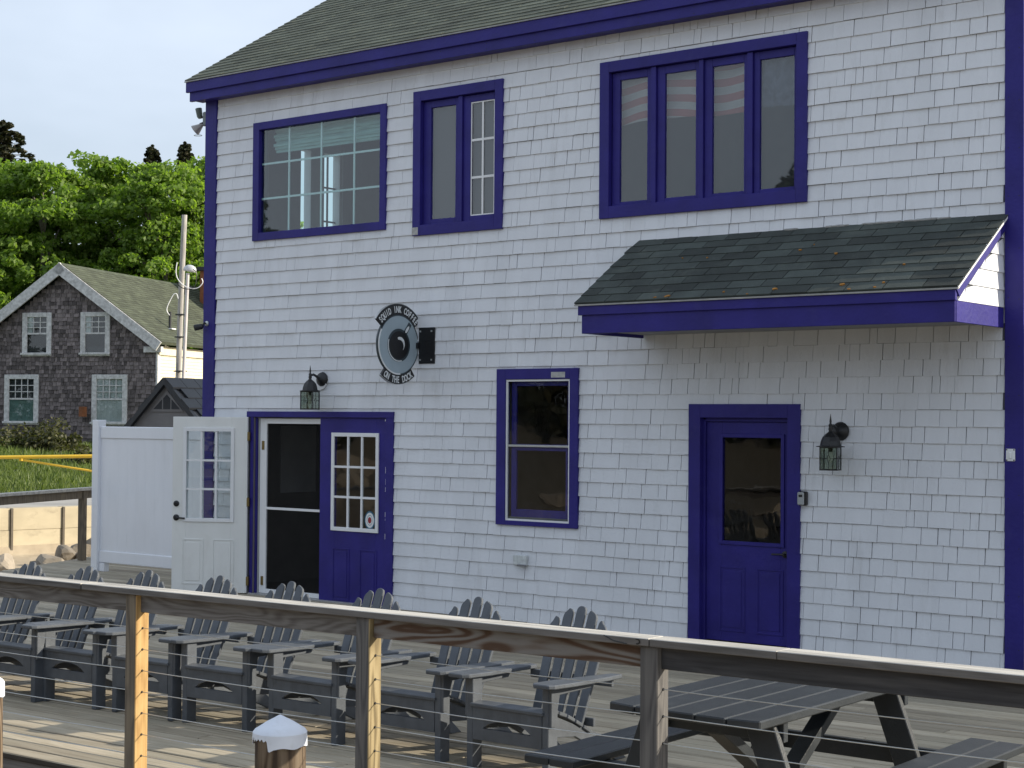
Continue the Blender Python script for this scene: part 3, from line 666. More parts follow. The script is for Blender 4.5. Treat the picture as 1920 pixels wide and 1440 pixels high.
# --- awning --------------------------------------------------------------------
aw = empty('awning', None, None); aw.parent = bld
AX0, AX1, AF = 6.12, 9.655, -.985
sa = math.atan((3.725-3.062)/1.03); ca, sna = math.cos(sa), math.sin(sa)
def ap(x, u, h): return (x, AF-.05+u*ca-h*sna, 3.062+u*sna+h*ca)
LA = 1.03/ca
mb = MB().prism([(AX0-.035, 0), (AX1+.035, 0), (AX1+.035, LA), (AX0-.035, LA)], -.022, -.004, lambda u, v, h: ap(u, v, h)); build(mb, 'roof_deck', ROOFD, aw)
rr = random.Random(9); rows = 9; ex = LA/rows
for k in range(rows):
    x = AX0-.04-(.17 if k % 2 else 0)+rr.uniform(-.02, .02)
    while x < AX1+.04:
        p, q = max(x, AX0-.045), min(x+.325, AX1+.045); x += .333
        if q-p > .03:
            m_ = MB(); tab_mb(m_, (p, q, k*ex+rr.uniform(-.003, .003), (k+1)*ex+.01, rr.uniform(0, .003)), ap, .008); me = bpy.data.meshes.new('roof_shingle'); me.from_pydata(m_.v, [], m_.f); link('roof_shingle', me, ROOFD, aw)
mb = MB()
for i in range(16):
    x = rr.uniform(6.2, 9.3); u = rr.uniform(.0, .10) if i < 10 else rr.uniform(.1, .9); r_ = rr.uniform(.008, .022)*(1 if i < 10 else .6)
    mb.prism([(x+r_*rr.uniform(.7, 1.6)*math.cos(t), u+r_*rr.uniform(.5, 1)*math.sin(t)) for t in np.linspace(0, 6.0, 7)], .004, .0150, lambda a_, b_, h: ap(a_, b_, h)); build(mb, 'lichen', LICHEN, aw); mb = MB()
mb = MB()
for i in range(14):
    x = rr.uniform(7.6, 9.4); mb.prism([(x+rr.uniform(.02, .09)*math.cos(t), LA-.02+rr.uniform(.006, .016)*math.sin(t)) for t in np.linspace(0, 6.0, 8)], .003, .0150, lambda a_, b_, h: ap(a_, b_, h)); build(mb, 'caulk_smear', PATCH, aw); mb = MB()
boxo('drip_edge', DRIP, aw, AX0-.04, AX1+.04, AF-.055, AF-.035, 3.038, 3.052, 0)
boxo('fascia', BLUE, aw, AX0-.01, AX1+.012, AF-.04, AF-.002, 2.955, 3.038)
boxo('fascia', BLUE, aw, AX0+.02, AX1, AF-.02, AF+.02, 2.79, 2.957)
boxo('return_board', BLUE, aw, AX1-.02, AX1+.006, AF-.001, -.03, 2.79, 2.955)
boxo('return_board', BLUE, aw, AX0+.02, AX0+.045, AF+.02, -.03, 2.79, 2.955)
boxo('soffit', M('dark_soffit', (.25, .25, .26), .8), aw, AX0+.045, AX1-.02, AF+.02, -.02, 2.82, 2.835, 0)
for xx in (AX1-.002, AX0+.022):
    mb = MB().prism([(AF+.0, 2.955), (-.02, 2.955), (-.02, 3.66)], xx-.014, xx-.004, lambda u, v, h: (h, u, v)); build(mb, 'cheek_wall', BACK, aw)
    for k in range(5):
        z0 = 2.956+k*.1412; z1 = z0+.1412; y0 = AF+.02+(z0-2.955)/math.tan(sa); y1 = AF+.02+(z1-2.955)/math.tan(sa)
        y = -.02
        while y > y0+.03:
            wd_ = rr.uniform(.12, .22); ya = max(y-wd_, y0); lo = z0; hi = min(z1, 2.955+(y-AF-.02)*math.tan(sa))
            tl = min(z1, max(z0+.002, 2.955+(ya-AF-.02)*math.tan(sa)))
            x_b, x_t = xx+.012, xx+.001
            vs = [(x_b, ya+.003, lo), (x_b, y, lo), (x_t, y, hi), (x_t+(.006 if tl < hi-.02 else 0), ya+.003, tl), (xx-.004, ya+.003, lo), (xx-.004, y, lo), (xx-.004, y, hi), (xx-.004, ya+.003, tl)]
            m_ = MB().add(vs, [(0, 1, 2, 3), (4, 7, 6, 5), (0, 4, 5, 1), (1, 5, 6, 2), (2, 6, 7, 3), (3, 7, 4, 0)]); me = bpy.data.meshes.new('shingle'); me.from_pydata(m_.v, [], m_.f); link('shingle', me, SHAKE, aw)
            y -= wd_
mb = MB()
mb.prism([(.02, -.105), (LA, -.105), (LA, -.024), (.0, -.024)], AX1-.001, AX1+.022, lambda u, v, h: ap(h, u, v))
build(mb, 'rake_board', BLUE, aw, .002)
mb = MB().prism([(0, -.023), (LA, -.023), (LA, .003), (0, .003)], AX1+.036, AX1+.042, lambda u, v, h: ap(h, u, v)); build(mb, 'drip_edge', WHITE, aw)

# --- low right-hand blocks, out of frame, added to shade the deck -------------------------
wing = empty('shade_wing', 'unseen low white wing added right of the coffee building to shade the deck', 'building')
boxo('wall', SHAKE, wing, 10.25, 14.2, 1.2, 4.6, -.1, 3.35, 0)
mb = MB().prism([(1.05, 3.352), (4.7, 3.352), (4.7, 3.9)], 10.2, 14.25, lambda u, v, h: (h, u, v)); build(mb, 'roof', ROOF, wing)
wing = empty('shade_shed', 'unseen long white shed added at the right to shade the deck', 'shed')  # second added blocker; the gap before it lets a lit strip through
boxo('wall', SHAKE, wing, 14.65, 25, 1.2, 6, -.1, 4.55, 0)
mb = MB().prism([(1.05, 4.552), (6.1, 4.552), (3.6, 5.3)], 14.6, 25.1, lambda u, v, h: (h, u, v)); build(mb, 'roof', ROOF, wing)

# ================================================================== WALL FITTINGS
# hanging sign: its face looks along +X; local u = +Y, v = +Z
sg = empty('hanging_sign', 'round black and grey coffee sign on a wall bracket beside the left windows', 'sign', (3.31, -.315, 2.782))
sfr = lambda u, v, h: (h, u, v)
build(disc(MB(), 0, .318, -.022, .0, sfr, 64), 'backing', SIGND, sg)
build(disc(MB(), .30, .425, -.024, .002, sfr, 40, -53, 53), 'name_band', BLACK, sg)
build(disc(MB(), .30, .408, -.024, .002, sfr, 30, 180-39, 180+39), 'name_band', BLACK, sg)
build(disc(MB(), .424, .430, -.026, .0, sfr, 40, -53.5, 53.5), 'band_edge', METAL, sg); build(disc(MB(), .407, .413, -.026, .0, sfr, 30, 180-39.5, 180+39.5), 'band_edge', METAL, sg)
build(disc(MB(), 0, .305, .002, .006, sfr, 64), 'saucer', SIGNG, sg)
build(disc(MB(), .296, .312, .004, .009, sfr, 40, 175, 300), 'saucer_rim', SIGNW, sg); build(disc(MB(), .300, .311, .004, .0085, sfr, 64), 'saucer_rim', SIGND, sg)
cf = lambda u, v, h: (h, u+.0, v-.005)
build(disc(MB(), .145, .172, .006, .010, cf, 48), 'cup_rim', SIGND, sg); build(disc(MB(), .160, .170, .0065, .0115, cf, 30, 165, 290), 'cup_rim', SIGNW, sg)
build(disc(MB(), 0, .147, .006, .012, cf, 48), 'cup', BLACK, sg)
mb = MB(); n = 16; vs = []
for i in range(n+1):
    t = R(-20+150*i/n); w_ = .014*math.sin(math.pi*min(1, .25+i/n*.85))+.002
    for r_ in (.072-w_, .072+w_):
        for h in (.012, .0145): vs.append((h, .005+r_*math.sin(t), -.005+r_*math.cos(t)))
fs = []
for i in range(n):
    a = 4*i; b = a+4; fs += [(a, b, b+2, a+2), (a+1, a+3, b+3, b+1), (a+2, b+2, b+3, a+3), (a, a+1, b+1, b)]
fs += [(0, 2, 3, 1), (4*n, 4*n+1, 4*n+3, 4*n+2)]
mb.add(vs, fs); build(mb, 'highlight', SIGNW, sg)
th = R(38); hm = lambda u, v, h: (h, (u*math.cos(th)+v*math.sin(th)), (-u*math.sin(th)+v*math.cos(th)))
build(MB().prism([(-.026, .15), (.026, .15), (.026, .285), (-.026, .285)], .006, .010, hm), 'cup_handle', SIGND, sg)
mb = MB().prism([(.016*math.cos(t), .205+.045*math.sin(t)) for t in np.linspace(0, 2*math.pi, 13)[:-1]], .010, .0125, hm); build(mb, 'cup_handle', SIGNW, sg)
def letters(text, r_, a0, a1, size, flip, name):
    """each letter set upright on the arc; converted to mesh and joined into one part"""
    mb = MB(); n = len(text)
    for i, ch in enumerate(text):
        if ch == ' ': continue
        cu = bpy.data.curves.new('t', 'FONT'); cu.body = ch; cu.size = size; cu.align_x = 'CENTER'; cu.extrude = .0015; cu.resolution_u = 3; cu.offset = .0020
        o = bpy.data.objects.new('t', cu); COL.objects.link(o); dg = bpy.context.evaluated_depsgraph_get(); me = bpy.data.meshes.new_from_object(o.evaluated_get(dg))
        a = R(a0+(a1-a0)*i/(n-1))
        vs = []
        for v in me.vertices:
            x, y = v.co.x*.66, v.co.y*1.12
            if not flip: u = (r_+y)*math.sin(a)+x*math.cos(a); vv = (r_+y)*math.cos(a)-x*math.sin(a)
            else: u = (r_-y)*math.sin(a)-x*math.cos(a); vv = (r_-y)*math.cos(a)+x*math.sin(a)
            vs.append((.0035+v.co.z, u, vv))
        mb.add(vs, [tuple(p.vertices) for p in me.polygons])
        bpy.data.objects.remove(o); bpy.data.curves.remove(cu); bpy.data.meshes.remove(me)
    me = bpy.data.meshes.new(name); me.from_pydata(mb.v, [], mb.f); link(name, me, SIGNW, sg)
letters('SQUID INK COFFEE', .335, -48, 48, .084, False, 'lettering')
letters('ON THE DOCK', .395, 180+32, 180-32, .086, True, 'lettering')
boxo('bracket_plate', BLACK, sg, .03, .25, .285, .300, -.19, .19)
mb = MB()
for x in (.055, .21):
    for z in (-.15, .15): mb.box(x-.009, x+.009, .279, .286, z-.009, z+.009)
build(mb, 'bolt', METAL, sg)
mb = MB().tube([(-.012, .29, .0), (-.012, -.25, .0)], .012, 8); mb.box(-.02, .04, .27, .30, -.03, .03); build(mb, 'bracket_arm', BLACK, sg)

def lantern(x, z, label, y0=-.02, px=1):
    """coach lantern: round wall cup, curved arm, finial, domed roof, four-sided glass body with bars; z is the glass bottom"""
    L_ = empty('wall_lantern', label, 'lamp', (x, -.215, z), group='coach lanterns on the facade')
    h = .20; r_ = .092
    q = MB().lathe([(.002, 0), (.078, 0), (.082, .012), (.070, .035), (.035, .06), (.01, .07)], (0, 0, 0), 20)
    mb = MB().add([(vx, .197-vz, h+.135+vy) for vx, vy, vz in q.v], q.f); build(mb, 'wall_cup', DARKMET, L_, 0, True)
    pts = [(0, .15, h+.125), (0, .10, h+.165), (0, .05, h+.185), (0, .0, h+.17)]
    build(MB().tube(pts, .016, 10, .012), 'arm', DARKMET, L_, 0, True)
    build(MB().lathe([(.012, h+.13), (.02, h+.155), (.014, h+.17), (.018, h+.185), (.008, h+.205), (.010, h+.22), (.001, h+.285)], (0, 0, 0), 12), 'finial', DARKMET, L_, 0, True)
    vs = []; fs = []; prof = [(.118, h+.0), (.118, h+.006), (.088, h+.012), (.080, h+.05), (.066, h+.085), (.045, h+.108), (.02, h+.128), (.012, h+.14)]
    for (a, zz) in prof: vs += [(a*math.cos(R(45+90*i)), a*math.sin(R(45+90*i)), zz) for i in range(4)] if False else [(a*math.cos(R(45*i+22.5))*1.03, a*math.sin(R(45*i+22.5))*1.03, zz) for i in range(8)]
    for j in range(len(prof)-1): fs += [(j*8+i, j*8+(i+1) % 8, (j+1)*8+(i+1) % 8, (j+1)*8+i) for i in range(8)]
    fs += [tuple(range(7, -1, -1))]; build(MB().add(vs, fs), 'lamp_roof', DARKMET, L_)
    mb = MB(); s = .072
    rot = Matrix.Rotation(R(14), 4, 'Z')
    for i in range(4):
        m4 = rot @ Matrix.Rotation(R(90*i), 4, 'Z')
        mb.box(s-.004, s+.006, s-.004, s+.006, .0, h, m4)
        mb.box(-s, s, s-.003, s+.005, .0, .010, m4); mb.box(-s, s, s-.003, s+.005, h-.008, h, m4)
        mb.box(-.002, .002, s, s+.004, .01, h*.38, m4); mb.box(-.002, .002, s, s+.004, h*.66, h, m4)
        mb.box(-s, -.016, s, s+.004, h*.5, h*.52, m4); mb.box(.016, s, s, s+.004, h*.5, h*.52, m4)
        dm = [(0, h*.66), (.018, h*.51), (0, h*.36), (-.018, h*.51)]
        for (a, b) in zip(dm, dm[1:]+dm[:1]):
            p0 = m4 @ Vector((a[0], s+.002, a[1])); p1 = m4 @ Vector((b[0], s+.002, b[1])); mb.tube([p0, p1], .002, 4)
    build(mb, 'lamp_frame', DARKMET, L_)
    mb = MB()
    for i in range(4): mb.box(-s, s, s-.001, s+.001, .008, h-.006, rot @ Matrix.Rotation(R(90*i), 4, 'Z'))
    build(mb, 'lamp_glass', LAMPGL, L_)
    build(MB().lathe([(.012, h), (.014, h-.035), (.022, h-.06), (.024, h-.10), (.012, h-.135), (.002, h-.14)], (0, 0, 0), 12), 'bulb', BULB, L_, 0, True)
    build(MB().lathe([(.016, h-.002), (.016, h-.045)], (0, 0, 0), 10), 'socket', BLACK, L_)
    return L_
def wall_at(px_x, px_y, Y):   # world x, z of a pixel on plane y=Y
    d = Fw+R2*((px_x-960)/FPX)-U2*((px_y-720)/FPX); t = (Y-CAM.y)/d.y; p = CAM+d*t; return p.x, p.z
x, z = wall_at(581, 768, -.215); lantern(x, z, 'black coach lantern with diamond leaded glass above the double door')
x, z = wall_at(1557, 882, -.215); lantern(x, z, 'black coach lantern on the shingles right of the single blue door')
build(disc(MB(), 0, .10, 0, .02, lambda u, v, h: (1.90+u, -.018-h, 2.425+v)), 'lamp_base', WHITE, None)
tag(bpy.data.objects['lamp_base'], 'round white mounting block behind the left lantern', 'lamp base')
# key lock box
x, z = 7.848, 1.340; kb = empty('key_box', 'small grey and black key lock box between the blue door and the lantern', 'lock box', (x, -.02, z))
boxo('case', BLACK, kb, -.038, .045, -.035, .0, -.060, .062, .008); boxo('cover', LOCKG, kb, -.040, .026, -.050, -.034, -.058, .056, .010)
boxo('dial_window', BLACK, kb, -.024, .012, -.053, -.049, .012, .034, .004)
# outlet cover low on the wall, switch plate on corner board
oc = boxo('outlet_cover', M('grey_outlet', (.55, .58, .58), .6, .2, 20), None, 4.63, 4.80, -.05, -.012, .565, .665, .006); tag(oc, 'small painted outlet cover low on the shingles under the window', 'outlet')
boxo('spout', M('dark_outlet_lip', (.2, .2, .21), .6), oc, 4.70, 4.80, -.075, -.048, .560, .575, .002)
spt = empty('switch_plate', 'small silver plate with a switch on the right blue corner board', 'switch', (9.722, -.036, 1.757))
boxo('plate', WHITE, spt, -.038, .038, -.006, .0, -.05, .05, .003); boxo('lever', WHITE, spt, -.008, .010, -.022, -.006, -.028, .022, .004)
mb = MB()
for a in (-.03, .03):
    for b in (-.042, .042): mb.box(a-.005, a+.005, -.009, -.006, b-.005, b+.005)
build(mb, 'screw', BLACK, spt)
# flood light on the corner
f = empty('flood_light', 'twin head grey security light under the eave at the left corner', 'lamp', (-.03, .10, 5.56))
build(MB().box(-.14, .0, -.06, .06, -.085, .085), 'housing', M('grey_fixture', (.16, .19, .19), .5), f, .012)
q = MB().lathe([(.02, -.02), (.034, .0), (.040, .10), (.036, .105)], (0, 0, 0), 14)
def orient(q, p, d):
    rq = Vector((0, 0, 1)).rotation_difference(Vector(d)); return MB().add([tuple(rq @ Vector(v)+Vector(p)) for v in q.v], q.f)
build(orient(q, (-.225, -.02, .04), (-.15, -.1, 1)), 'lamp_head', M('grey_fixture2', (.15, .19, .18), .5), f, 0, True)
build(orient(MB().lathe([(.018, -.06), (.03, -.03), (.065, .05), (.068, .06), (.05, .06)], (0, 0, 0), 16), (-.22, -.04, -.09), (-.9, -.45, -.72)), 'lamp_head', M('silver_reflector', (.35, .33, .31), .35, metal=.3), f, 0, True)
build(MB().tube([(-.07, 0, -.01), (-.21, -.03, -.05)], .014, 8), 'knuckle', DARKMET, f, 0, True); build(MB().tube([(-.07, 0, .01), (-.225, -.02, .04)], .014, 8), 'knuckle', DARKMET, f, 0, True)
build(disc(MB(), .045, .052, 0, .006, lambda u, v, h: (-.22+u, -.05+v*.9, -.19+h)), 'guard_ring', METAL, f)
f = empty('security_camera', 'small black bullet camera on the left blue corner board', 'camera', (.015, -.02, 3.085))
build(orient(MB().lathe([(.012, -.02), (.034, .0), (.036, .09), (.030, .092), (.026, .08)], (0, 0, 0), 16), (.0, -.07, -.005), (-.55, -.8, -.22)), 'body', DARKMET, f, 0, True)
build(MB().tube([(.02, -.01, .03), (.02, -.05, .035), (.0, -.07, .0)], .012, 8), 'bracket', DARKMET, f, 0, True)
build(orient(MB().lathe([(.03, 0), (.03, .012), (.01, .02)], (0, 0, 0), 14), (.03, -.014, .03), (0, -1, 0)), 'mount', METAL, f, 0, True)

# ================================================================== DECK
SL = .040; RP = Vector((9.0, -6.97, 0))
def edgeY(x): return -6.97+SL*(x-9.0)
dk = empty('deck', 'weathered plank deck in front of the white building', 'deck')
ux = Vector((1, SL, 0)).normalized(); uy = Vector((-ux.y, ux.x, 0))
def leftX(y): return -3.42-.385*(y+0)
rr = random.Random(21); BW = .1315; nb = 0; EDGE = M('dark_plank_edge', (.045, .038, .03), .95, .2, 9)
for k in range(72):
    v0 = k*(BW+.0145); 
    y_c = edgeY(0)+v0+BW/2
    x = leftX(y_c)+rr.uniform(-.006, .006) ; xend = 14.2
    # boards that pass under the building stop at its left side wall
    if y_c > .05: xend = -.02
    elif y_c+SL*14 > .05: xend = min(xend, max(-.02, (.10-y_c)/SL))
    if xend <= x: continue
    if y_c > 3.4: break
    cuts = [x]; p = x+rr.choice([1.2, 2.4, 3.6, 4.2])
    while p < xend-.4: cuts.append(p); p += rr.choice([3.65, 4.25, 4.86])
    cuts.append(xend)
    for a, b in zip(cuts, cuts[1:]):
        dz = rr.uniform(-.0025, .0015)
        base = Vector((0, edgeY(0), 0))+uy*v0
        sx = lambda q: ux*(q/ux.x)
        vs = [base+sx(a+.0015), base+sx(b-.0015), base+sx(b-.0015)+uy*BW, base+sx(a+.0015)+uy*BW]
        m_ = MB().add([Vector((p.x, p.y, dz-.036)) for p in vs]+[Vector((p.x, p.y, dz)) for p in vs], [(3, 2, 1, 0), (4, 5, 6, 7), (0, 1, 5, 4), (1, 2, 6, 5), (2, 3, 7, 6), (3, 0, 4, 7)])
        o = link('plank', m_.mesh('plank', .006), DECK, dk); o.data.materials.append(EDGE); nb += 1
        for pf in o.data.polygons:
            if pf.normal.z < .35: pf.material_index = 1            # side faces take the dark edge colour
def along(mb, x0, x1, yo0, yo1, z0, z1):
    """box following the front edge line; yo = offset from the edge"""
    vs = [(x, edgeY(x)+yo, z) for z in (z0, z1) for yo in (yo0, yo1) for x in (x0, x1)]
    return mb.add(vs, [(0, 2, 3, 1), (4, 5, 7, 6), (0, 1, 5, 4), (2, 6, 7, 3), (0, 4, 6, 2), (1, 3, 7, 5)])
build(along(MB(), -.9, 14.2, .02, .058, -.30, -.040), 'rim_joist', RAILX, dk)
bb = MB()
for x in np.arange(-.6, 14, .42): bb.box(x, x+.04, edgeY(x)+.07, -.1, -.24, -.041)
build(bb, 'joist', RAILX, dk)
for x in np.arange(.2, 14, 2.4):
    for y in (-6.2, -3.2, -.4): build(MB().lathe([(.13, -2.6), (.12, -.245)], (x, y, 0), 12), 'deck_pile', PILE, dk, 0, True)

# ================================================================== FRONT RAILING
rl = empty('cable_railing', 'weathered timber railing with steel cables along the front of the deck', 'railing')
PO = -.16   # front face of posts measured from the deck edge
for i, x in enumerate([.35, 2.15, 3.95, 5.78, 7.548, 9.215, 10.835, 12.60]):
    y = edgeY(x)
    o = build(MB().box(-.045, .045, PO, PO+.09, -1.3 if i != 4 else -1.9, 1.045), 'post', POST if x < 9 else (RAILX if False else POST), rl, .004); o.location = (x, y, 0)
    if i in (4, 5):                                  # sun side: partly honey wood, partly sunlight painted into the colour
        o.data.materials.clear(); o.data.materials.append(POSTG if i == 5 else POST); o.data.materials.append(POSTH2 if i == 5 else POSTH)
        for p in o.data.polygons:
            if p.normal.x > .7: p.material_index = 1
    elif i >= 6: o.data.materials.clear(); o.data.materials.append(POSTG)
    if i == 4: o['label'] = 'tan post with one bright sunlit side'
    for z in (.860, .744, .628, .512, .397, .281, .165):
        bt = build(disc(MB(), 0, .0065, 0, .003, lambda u, v, h: (.0455+h, PO+.045+u, z+v), 10), 'cable_hole', BLACK, o)
segs = [(.0, 7.15), (7.16, 10.845), (10.85, 11.45), (11.453, 14.2)]
for a, b in segs:
    o = build(along(MB(), a, b, PO-.02, PO+.105, 1.046, 1.080), 'cap_board', CAPW, rl, .003); o.data.materials.append(RAILX)
    for p in o.data.polygons:
        if p.normal.z < .6: p.material_index = 1               # sunlit top painted paler, shaded edges painted darker
xs = [.35, 2.15, 3.95, 5.78, 7.548, 9.215, 10.835, 12.60, 14.2]
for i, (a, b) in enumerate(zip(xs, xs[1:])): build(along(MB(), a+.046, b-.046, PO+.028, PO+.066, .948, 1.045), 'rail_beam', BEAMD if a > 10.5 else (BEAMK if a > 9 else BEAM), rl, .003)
for z in (.860, .744, .628, .512, .397, .281, .165):
    for a, b in zip(xs, xs[1:]):
        pts = [(a+.045+(b-a-.09)*t, edgeY(a+(b-a)*t)+PO+.045, z-.006*math.sin(math.pi*t)) for t in np.linspace(0, 1, 7)]
        build(MB().tube(pts, .0026, 6), 'cable', METAL, rl, 0, True)
# knot hole damage at the cap joint
build(disc(MB(), .010, .016, 0, .002, lambda u, v, h: (10.79+u, edgeY(10.79)+PO-.0205-h, 1.064+v*.8), 16, -30, 200), 'cap_split', BLACK, rl)
mb = MB().tube([(10.62, edgeY(10.62)+PO-.021, 1.078), (10.67, edgeY(10.67)+PO-.021, 1.058), (10.74, edgeY(10.74)+PO-.021, 1.050)], .0022, 5); build(mb, 'cap_split', BLACK, rl)

# back-left railing
br = empty('back_railing', 'wooden railing at the far left end of the deck', 'railing')
p0 = Vector((-2.95, -1.75, 0)); dv = Vector((-.36, .933, 0)).normalized(); nv = Vector((dv.y, -dv.x, 0))
def bbox(mb, t0, t1, s0, s1, z0, z1):
    vs = [p0+dv*t+nv*s+Vector((0, 0, z)) for z in (z0, z1) for s in (s0, s1) for t in (t0, t1)]
    return mb.add(vs, [(0, 2, 3, 1), (4, 5, 7, 6), (0, 1, 5, 4), (2, 6, 7, 3), (0, 4, 6, 2), (1, 3, 7, 5)])
tp = (Vector((-4.31, 1.40, 0))-p0).dot(dv)
for t in (tp-2.6, tp, tp+2.4): build(bbox(MB(), t-.045, t+.045, -.045, .045, -.9, .975), 'post', POST, br, .004)
build(bbox(MB(), -4.5, 6, -.07, .07, .976, 1.016), 'cap_board', CAPW, br, .004)
ts = [tp-2.6, tp, tp+2.4]
for a, b in zip(ts, ts[1:]): build(bbox(MB(), a+.046, b-.046, -.012, .026, .865, .974), 'rail_beam', POST, br, .003)

# ================================================================== WHITE PRIVACY FENCE
fc = empty('privacy_fence', 'white vinyl privacy panel between two posts beside the open door', 'fence', (0, .62, 0))
for x in (-2.84, -.20): build(MB().box(x, x+.127, -.06, .067, -.02, 1.97), 'post', VINYL, fc, .006)
build(MB().box(-2.713, -.20, -.028, .035, 1.73, 1.885), 'top_rail', VINYL, fc, .008); build(MB().box(-2.713, -.20, -.028, .035, .115, .27), 'bottom_rail', VINYL, fc, .008)
for i in range(14):
    x = -2.713+i*.1795; build(MB().box(x+.0003, min(x+.1792, -.20), -.012, .016, .27, 1.73), 'board', VINYL, fc, .0012)
boxo('foot_block', VINYL, fc, -2.70, -2.60, -.03, .05, 0, .11)
# grey plastic shed behind the fence
sh = empty('storage_shed', 'grey storage shed with black shingled roof behind the white fence', 'shed')
sg_ = Vector((.987, .159, 0)); ss_ = Vector((-.159, .987, 0))
A = atpx(315, 708, 26)
def shp(u, s, z): p = Vector((A.x, A.y, 0))+sg_*u+ss_*s; return (p.x, p.y, z)
za = A.z; hw = 1.20; slope = .98
mb = MB().prism([(-hw, -.6), (hw, -.6), (hw, za-hw*slope), (0, za-.06), (-hw, za-hw*slope)], 0, 2.2, lambda u, v, h: shp(u, h, v)); build(mb, 'wall', GREYSH, sh)
for i in range(4):
    z0 = za-hw*slope-.02+i*.17-.0; 
    zt = z0+.165
    u0 = min(hw, max(.02, (za-.1-z0)/slope)); u1 = min(hw, max(.02, (za-.1-zt)/slope))
    mb = MB().prism([(-u0, z0), (u0, z0), (u1, zt), (-u1, zt)], -.022, -.002, lambda u, v, h: shp(u, h, v))
    if i < 2: build(mb, 'siding_board', GREYSH, sh, .004)
for s_g in (-1, 1):
    mb = MB().prism([(0, za), (s_g*(hw+.14), za-(hw+.14)*slope), (s_g*(hw+.14), za-(hw+.14)*slope-.10), (0, za-.11)], -.10, -.03, lambda u, v, h: shp(u, h, v)); build(mb, 'rake_board', SHEDR, sh)
    for r_ in range(8):
        for c in range(7):
            u0 = .02+r_*.165; u1 = u0+.172; s0 = -.10+c*.345+(.17 if r_ % 2 else 0)
            vs = [shp(s_g*u0, s0, za-u0*slope+.020), shp(s_g*u1, s0, za-u1*slope+.035), shp(s_g*u1, s0+.335, za-u1*slope+.035), shp(s_g*u0, s0+.335, za-u0*slope+.020)]
            vs += [(p[0], p[1], p[2]-.03) for p in vs]
            build(MB().add(vs, [(0, 1, 2, 3), (7, 6, 5, 4), (0, 4, 5, 1), (1, 5, 6, 2), (2, 6, 7, 3), (3, 7, 4, 0)]), 'roof_tile', SHEDR, sh)
zc = za-.50
for pts in ([(-.07, zc), (.07, zc), (.07, zc+.17), (0, zc+.23), (-.07, zc+.17)], [(-.10, zc), (-.10, zc+.15), (-.27, zc)], [(.10, zc), (.27, zc), (.10, zc+.15)]):
    build(MB().prism(pts, -.028, -.0225, lambda u, v, h: shp(u, h, v)), 'vent_pane', DARKIN, sh)
mb = MB().prism([(-.34, zc-.04), (.34, zc-.04), (0, zc+.30)], -.0222, -.0215, lambda u, v, h: shp(u, h, v)); build(mb, 'vent_frame', GREYSH, sh)

# ================================================================== OLD HOUSE
hs = empty('shingled_house', 'old weathered shingle house with white peeling trim under the maples', 'house', tuple(atpx(305, 640, 57)[:2])+(0,))
HO = Vector((hs.location.x, hs.location.y, 0)); hg = Vector((.92212, .38689, 0)); hsd = Vector((-.38689, .92212, 0))
hs.rotation_euler = (0, 0, math.atan2(hg.y, hg.x))       # local x = along the gable to the right, y = away
UL, UR, ZE, ZA, UA = -7.54, -.2, 4.47, 7.36, -3.87
hop = [(-5.40, -4.38, 4.2, 5.6), (-3.09, -2.08, 4.2, 5.6), (-6.08, -4.87, 1.78, 3.4), (-2.61, -1.39, 1.78, 3.4)]
mb = MB()
for a, b, c, d in decompose(UL, UR, .3, ZE, hop): mb.box(a, b, 0, .1, c, d)
pitchh = (ZA-4.63)/3.87
def gz(u): return ZE+(min(u-UL, UR-u))*pitchh
mb.prism([(UL, ZE+1e-3), (UR, ZE+1e-3), (UA, gz(UA)-.02)], .02, .1, lambda u, v, h: (u, h, v))
mb.box(UL, UL+.1, .1, 10, .3, ZE); mb.box(UL, UR, 9.9, 10, .3, ZE)
build(mb, 'wall', DARKIN, hs)
# upper windows cut above the eave line: shingle courses leave them free
mb = MB(); rr = random.Random(31); z = .4; k = 0
while z < ZA-.3:
    hh = .150; x = UL-rr.uniform(0, .1)
    while x < UR:
        wd_ = rr.uniform(.09, .22); a, b = max(x, UL), min(x+wd_-.012, UR); x += wd_; m = (a+b)/2
        if z+hh*.5 > gz(m)-.05 or b-a < .02: continue
        t = [(a, b, z, z+hh)]
        for o in hop: t = [q for p in t for q in sub_rect(p, (o[0]-.02, o[1]+.02, o[2], o[3]))]
        for (a2, b2, c2, d2) in t:
            yb = -.035+rr.uniform(-.012, .010); dz = rr.uniform(-.02, .01)
            mb.add([(a2, yb, c2+dz), (b2, yb, c2+dz), (b2, .0, c2+dz), (a2, .0, c2+dz), (a2, -.012, d2), (b2, -.012, d2)], [(0, 1, 5, 4), (0, 3, 2, 1), (1, 2, 5), (0, 4, 3)])
    z += hh-.008; k += 1
me = bpy.data.meshes.new('shingle_siding'); me.from_pydata(mb.v, [], mb.f); link('shingle_siding', me, OLDSH, hs, kind='stuff')
# sunlit clapboard side
mb = MB().box(UR-.1, UR, .101, 10, .3, ZE); build(mb, 'side_wall', CLAP, hs)
for i in range(34):
    z0 = .35+i*.118
    if z0+.118 > ZE-.12: break
    vs = [(UR+.022, .12, z0), (UR+.022, 10, z0), (UR+.004, 10, z0+.122), (UR+.004, .12, z0+.122), (UR, .12, z0), (UR, 10, z0), (UR, 10, z0+.122), (UR, .12, z0+.122)]
    build(MB().add(vs, [(0, 1, 2, 3), (0, 4, 5, 1), (0, 3, 7, 4), (1, 5, 6, 2)]), 'clapboard', CLAP, hs)
boxo('corner_board', OLDTR, hs, UR-.02, UR+.05, -.06, .14, .3, ZE-.1); boxo('eave_board', CLAP, hs, UR+.05, UR+.09, .0, 10, ZE-.30, ZE-.08)
boxo('eave_return', OLDTR, hs, UR-.45, UR+.22, -.16, .02, ZE-.22, ZE-.02)
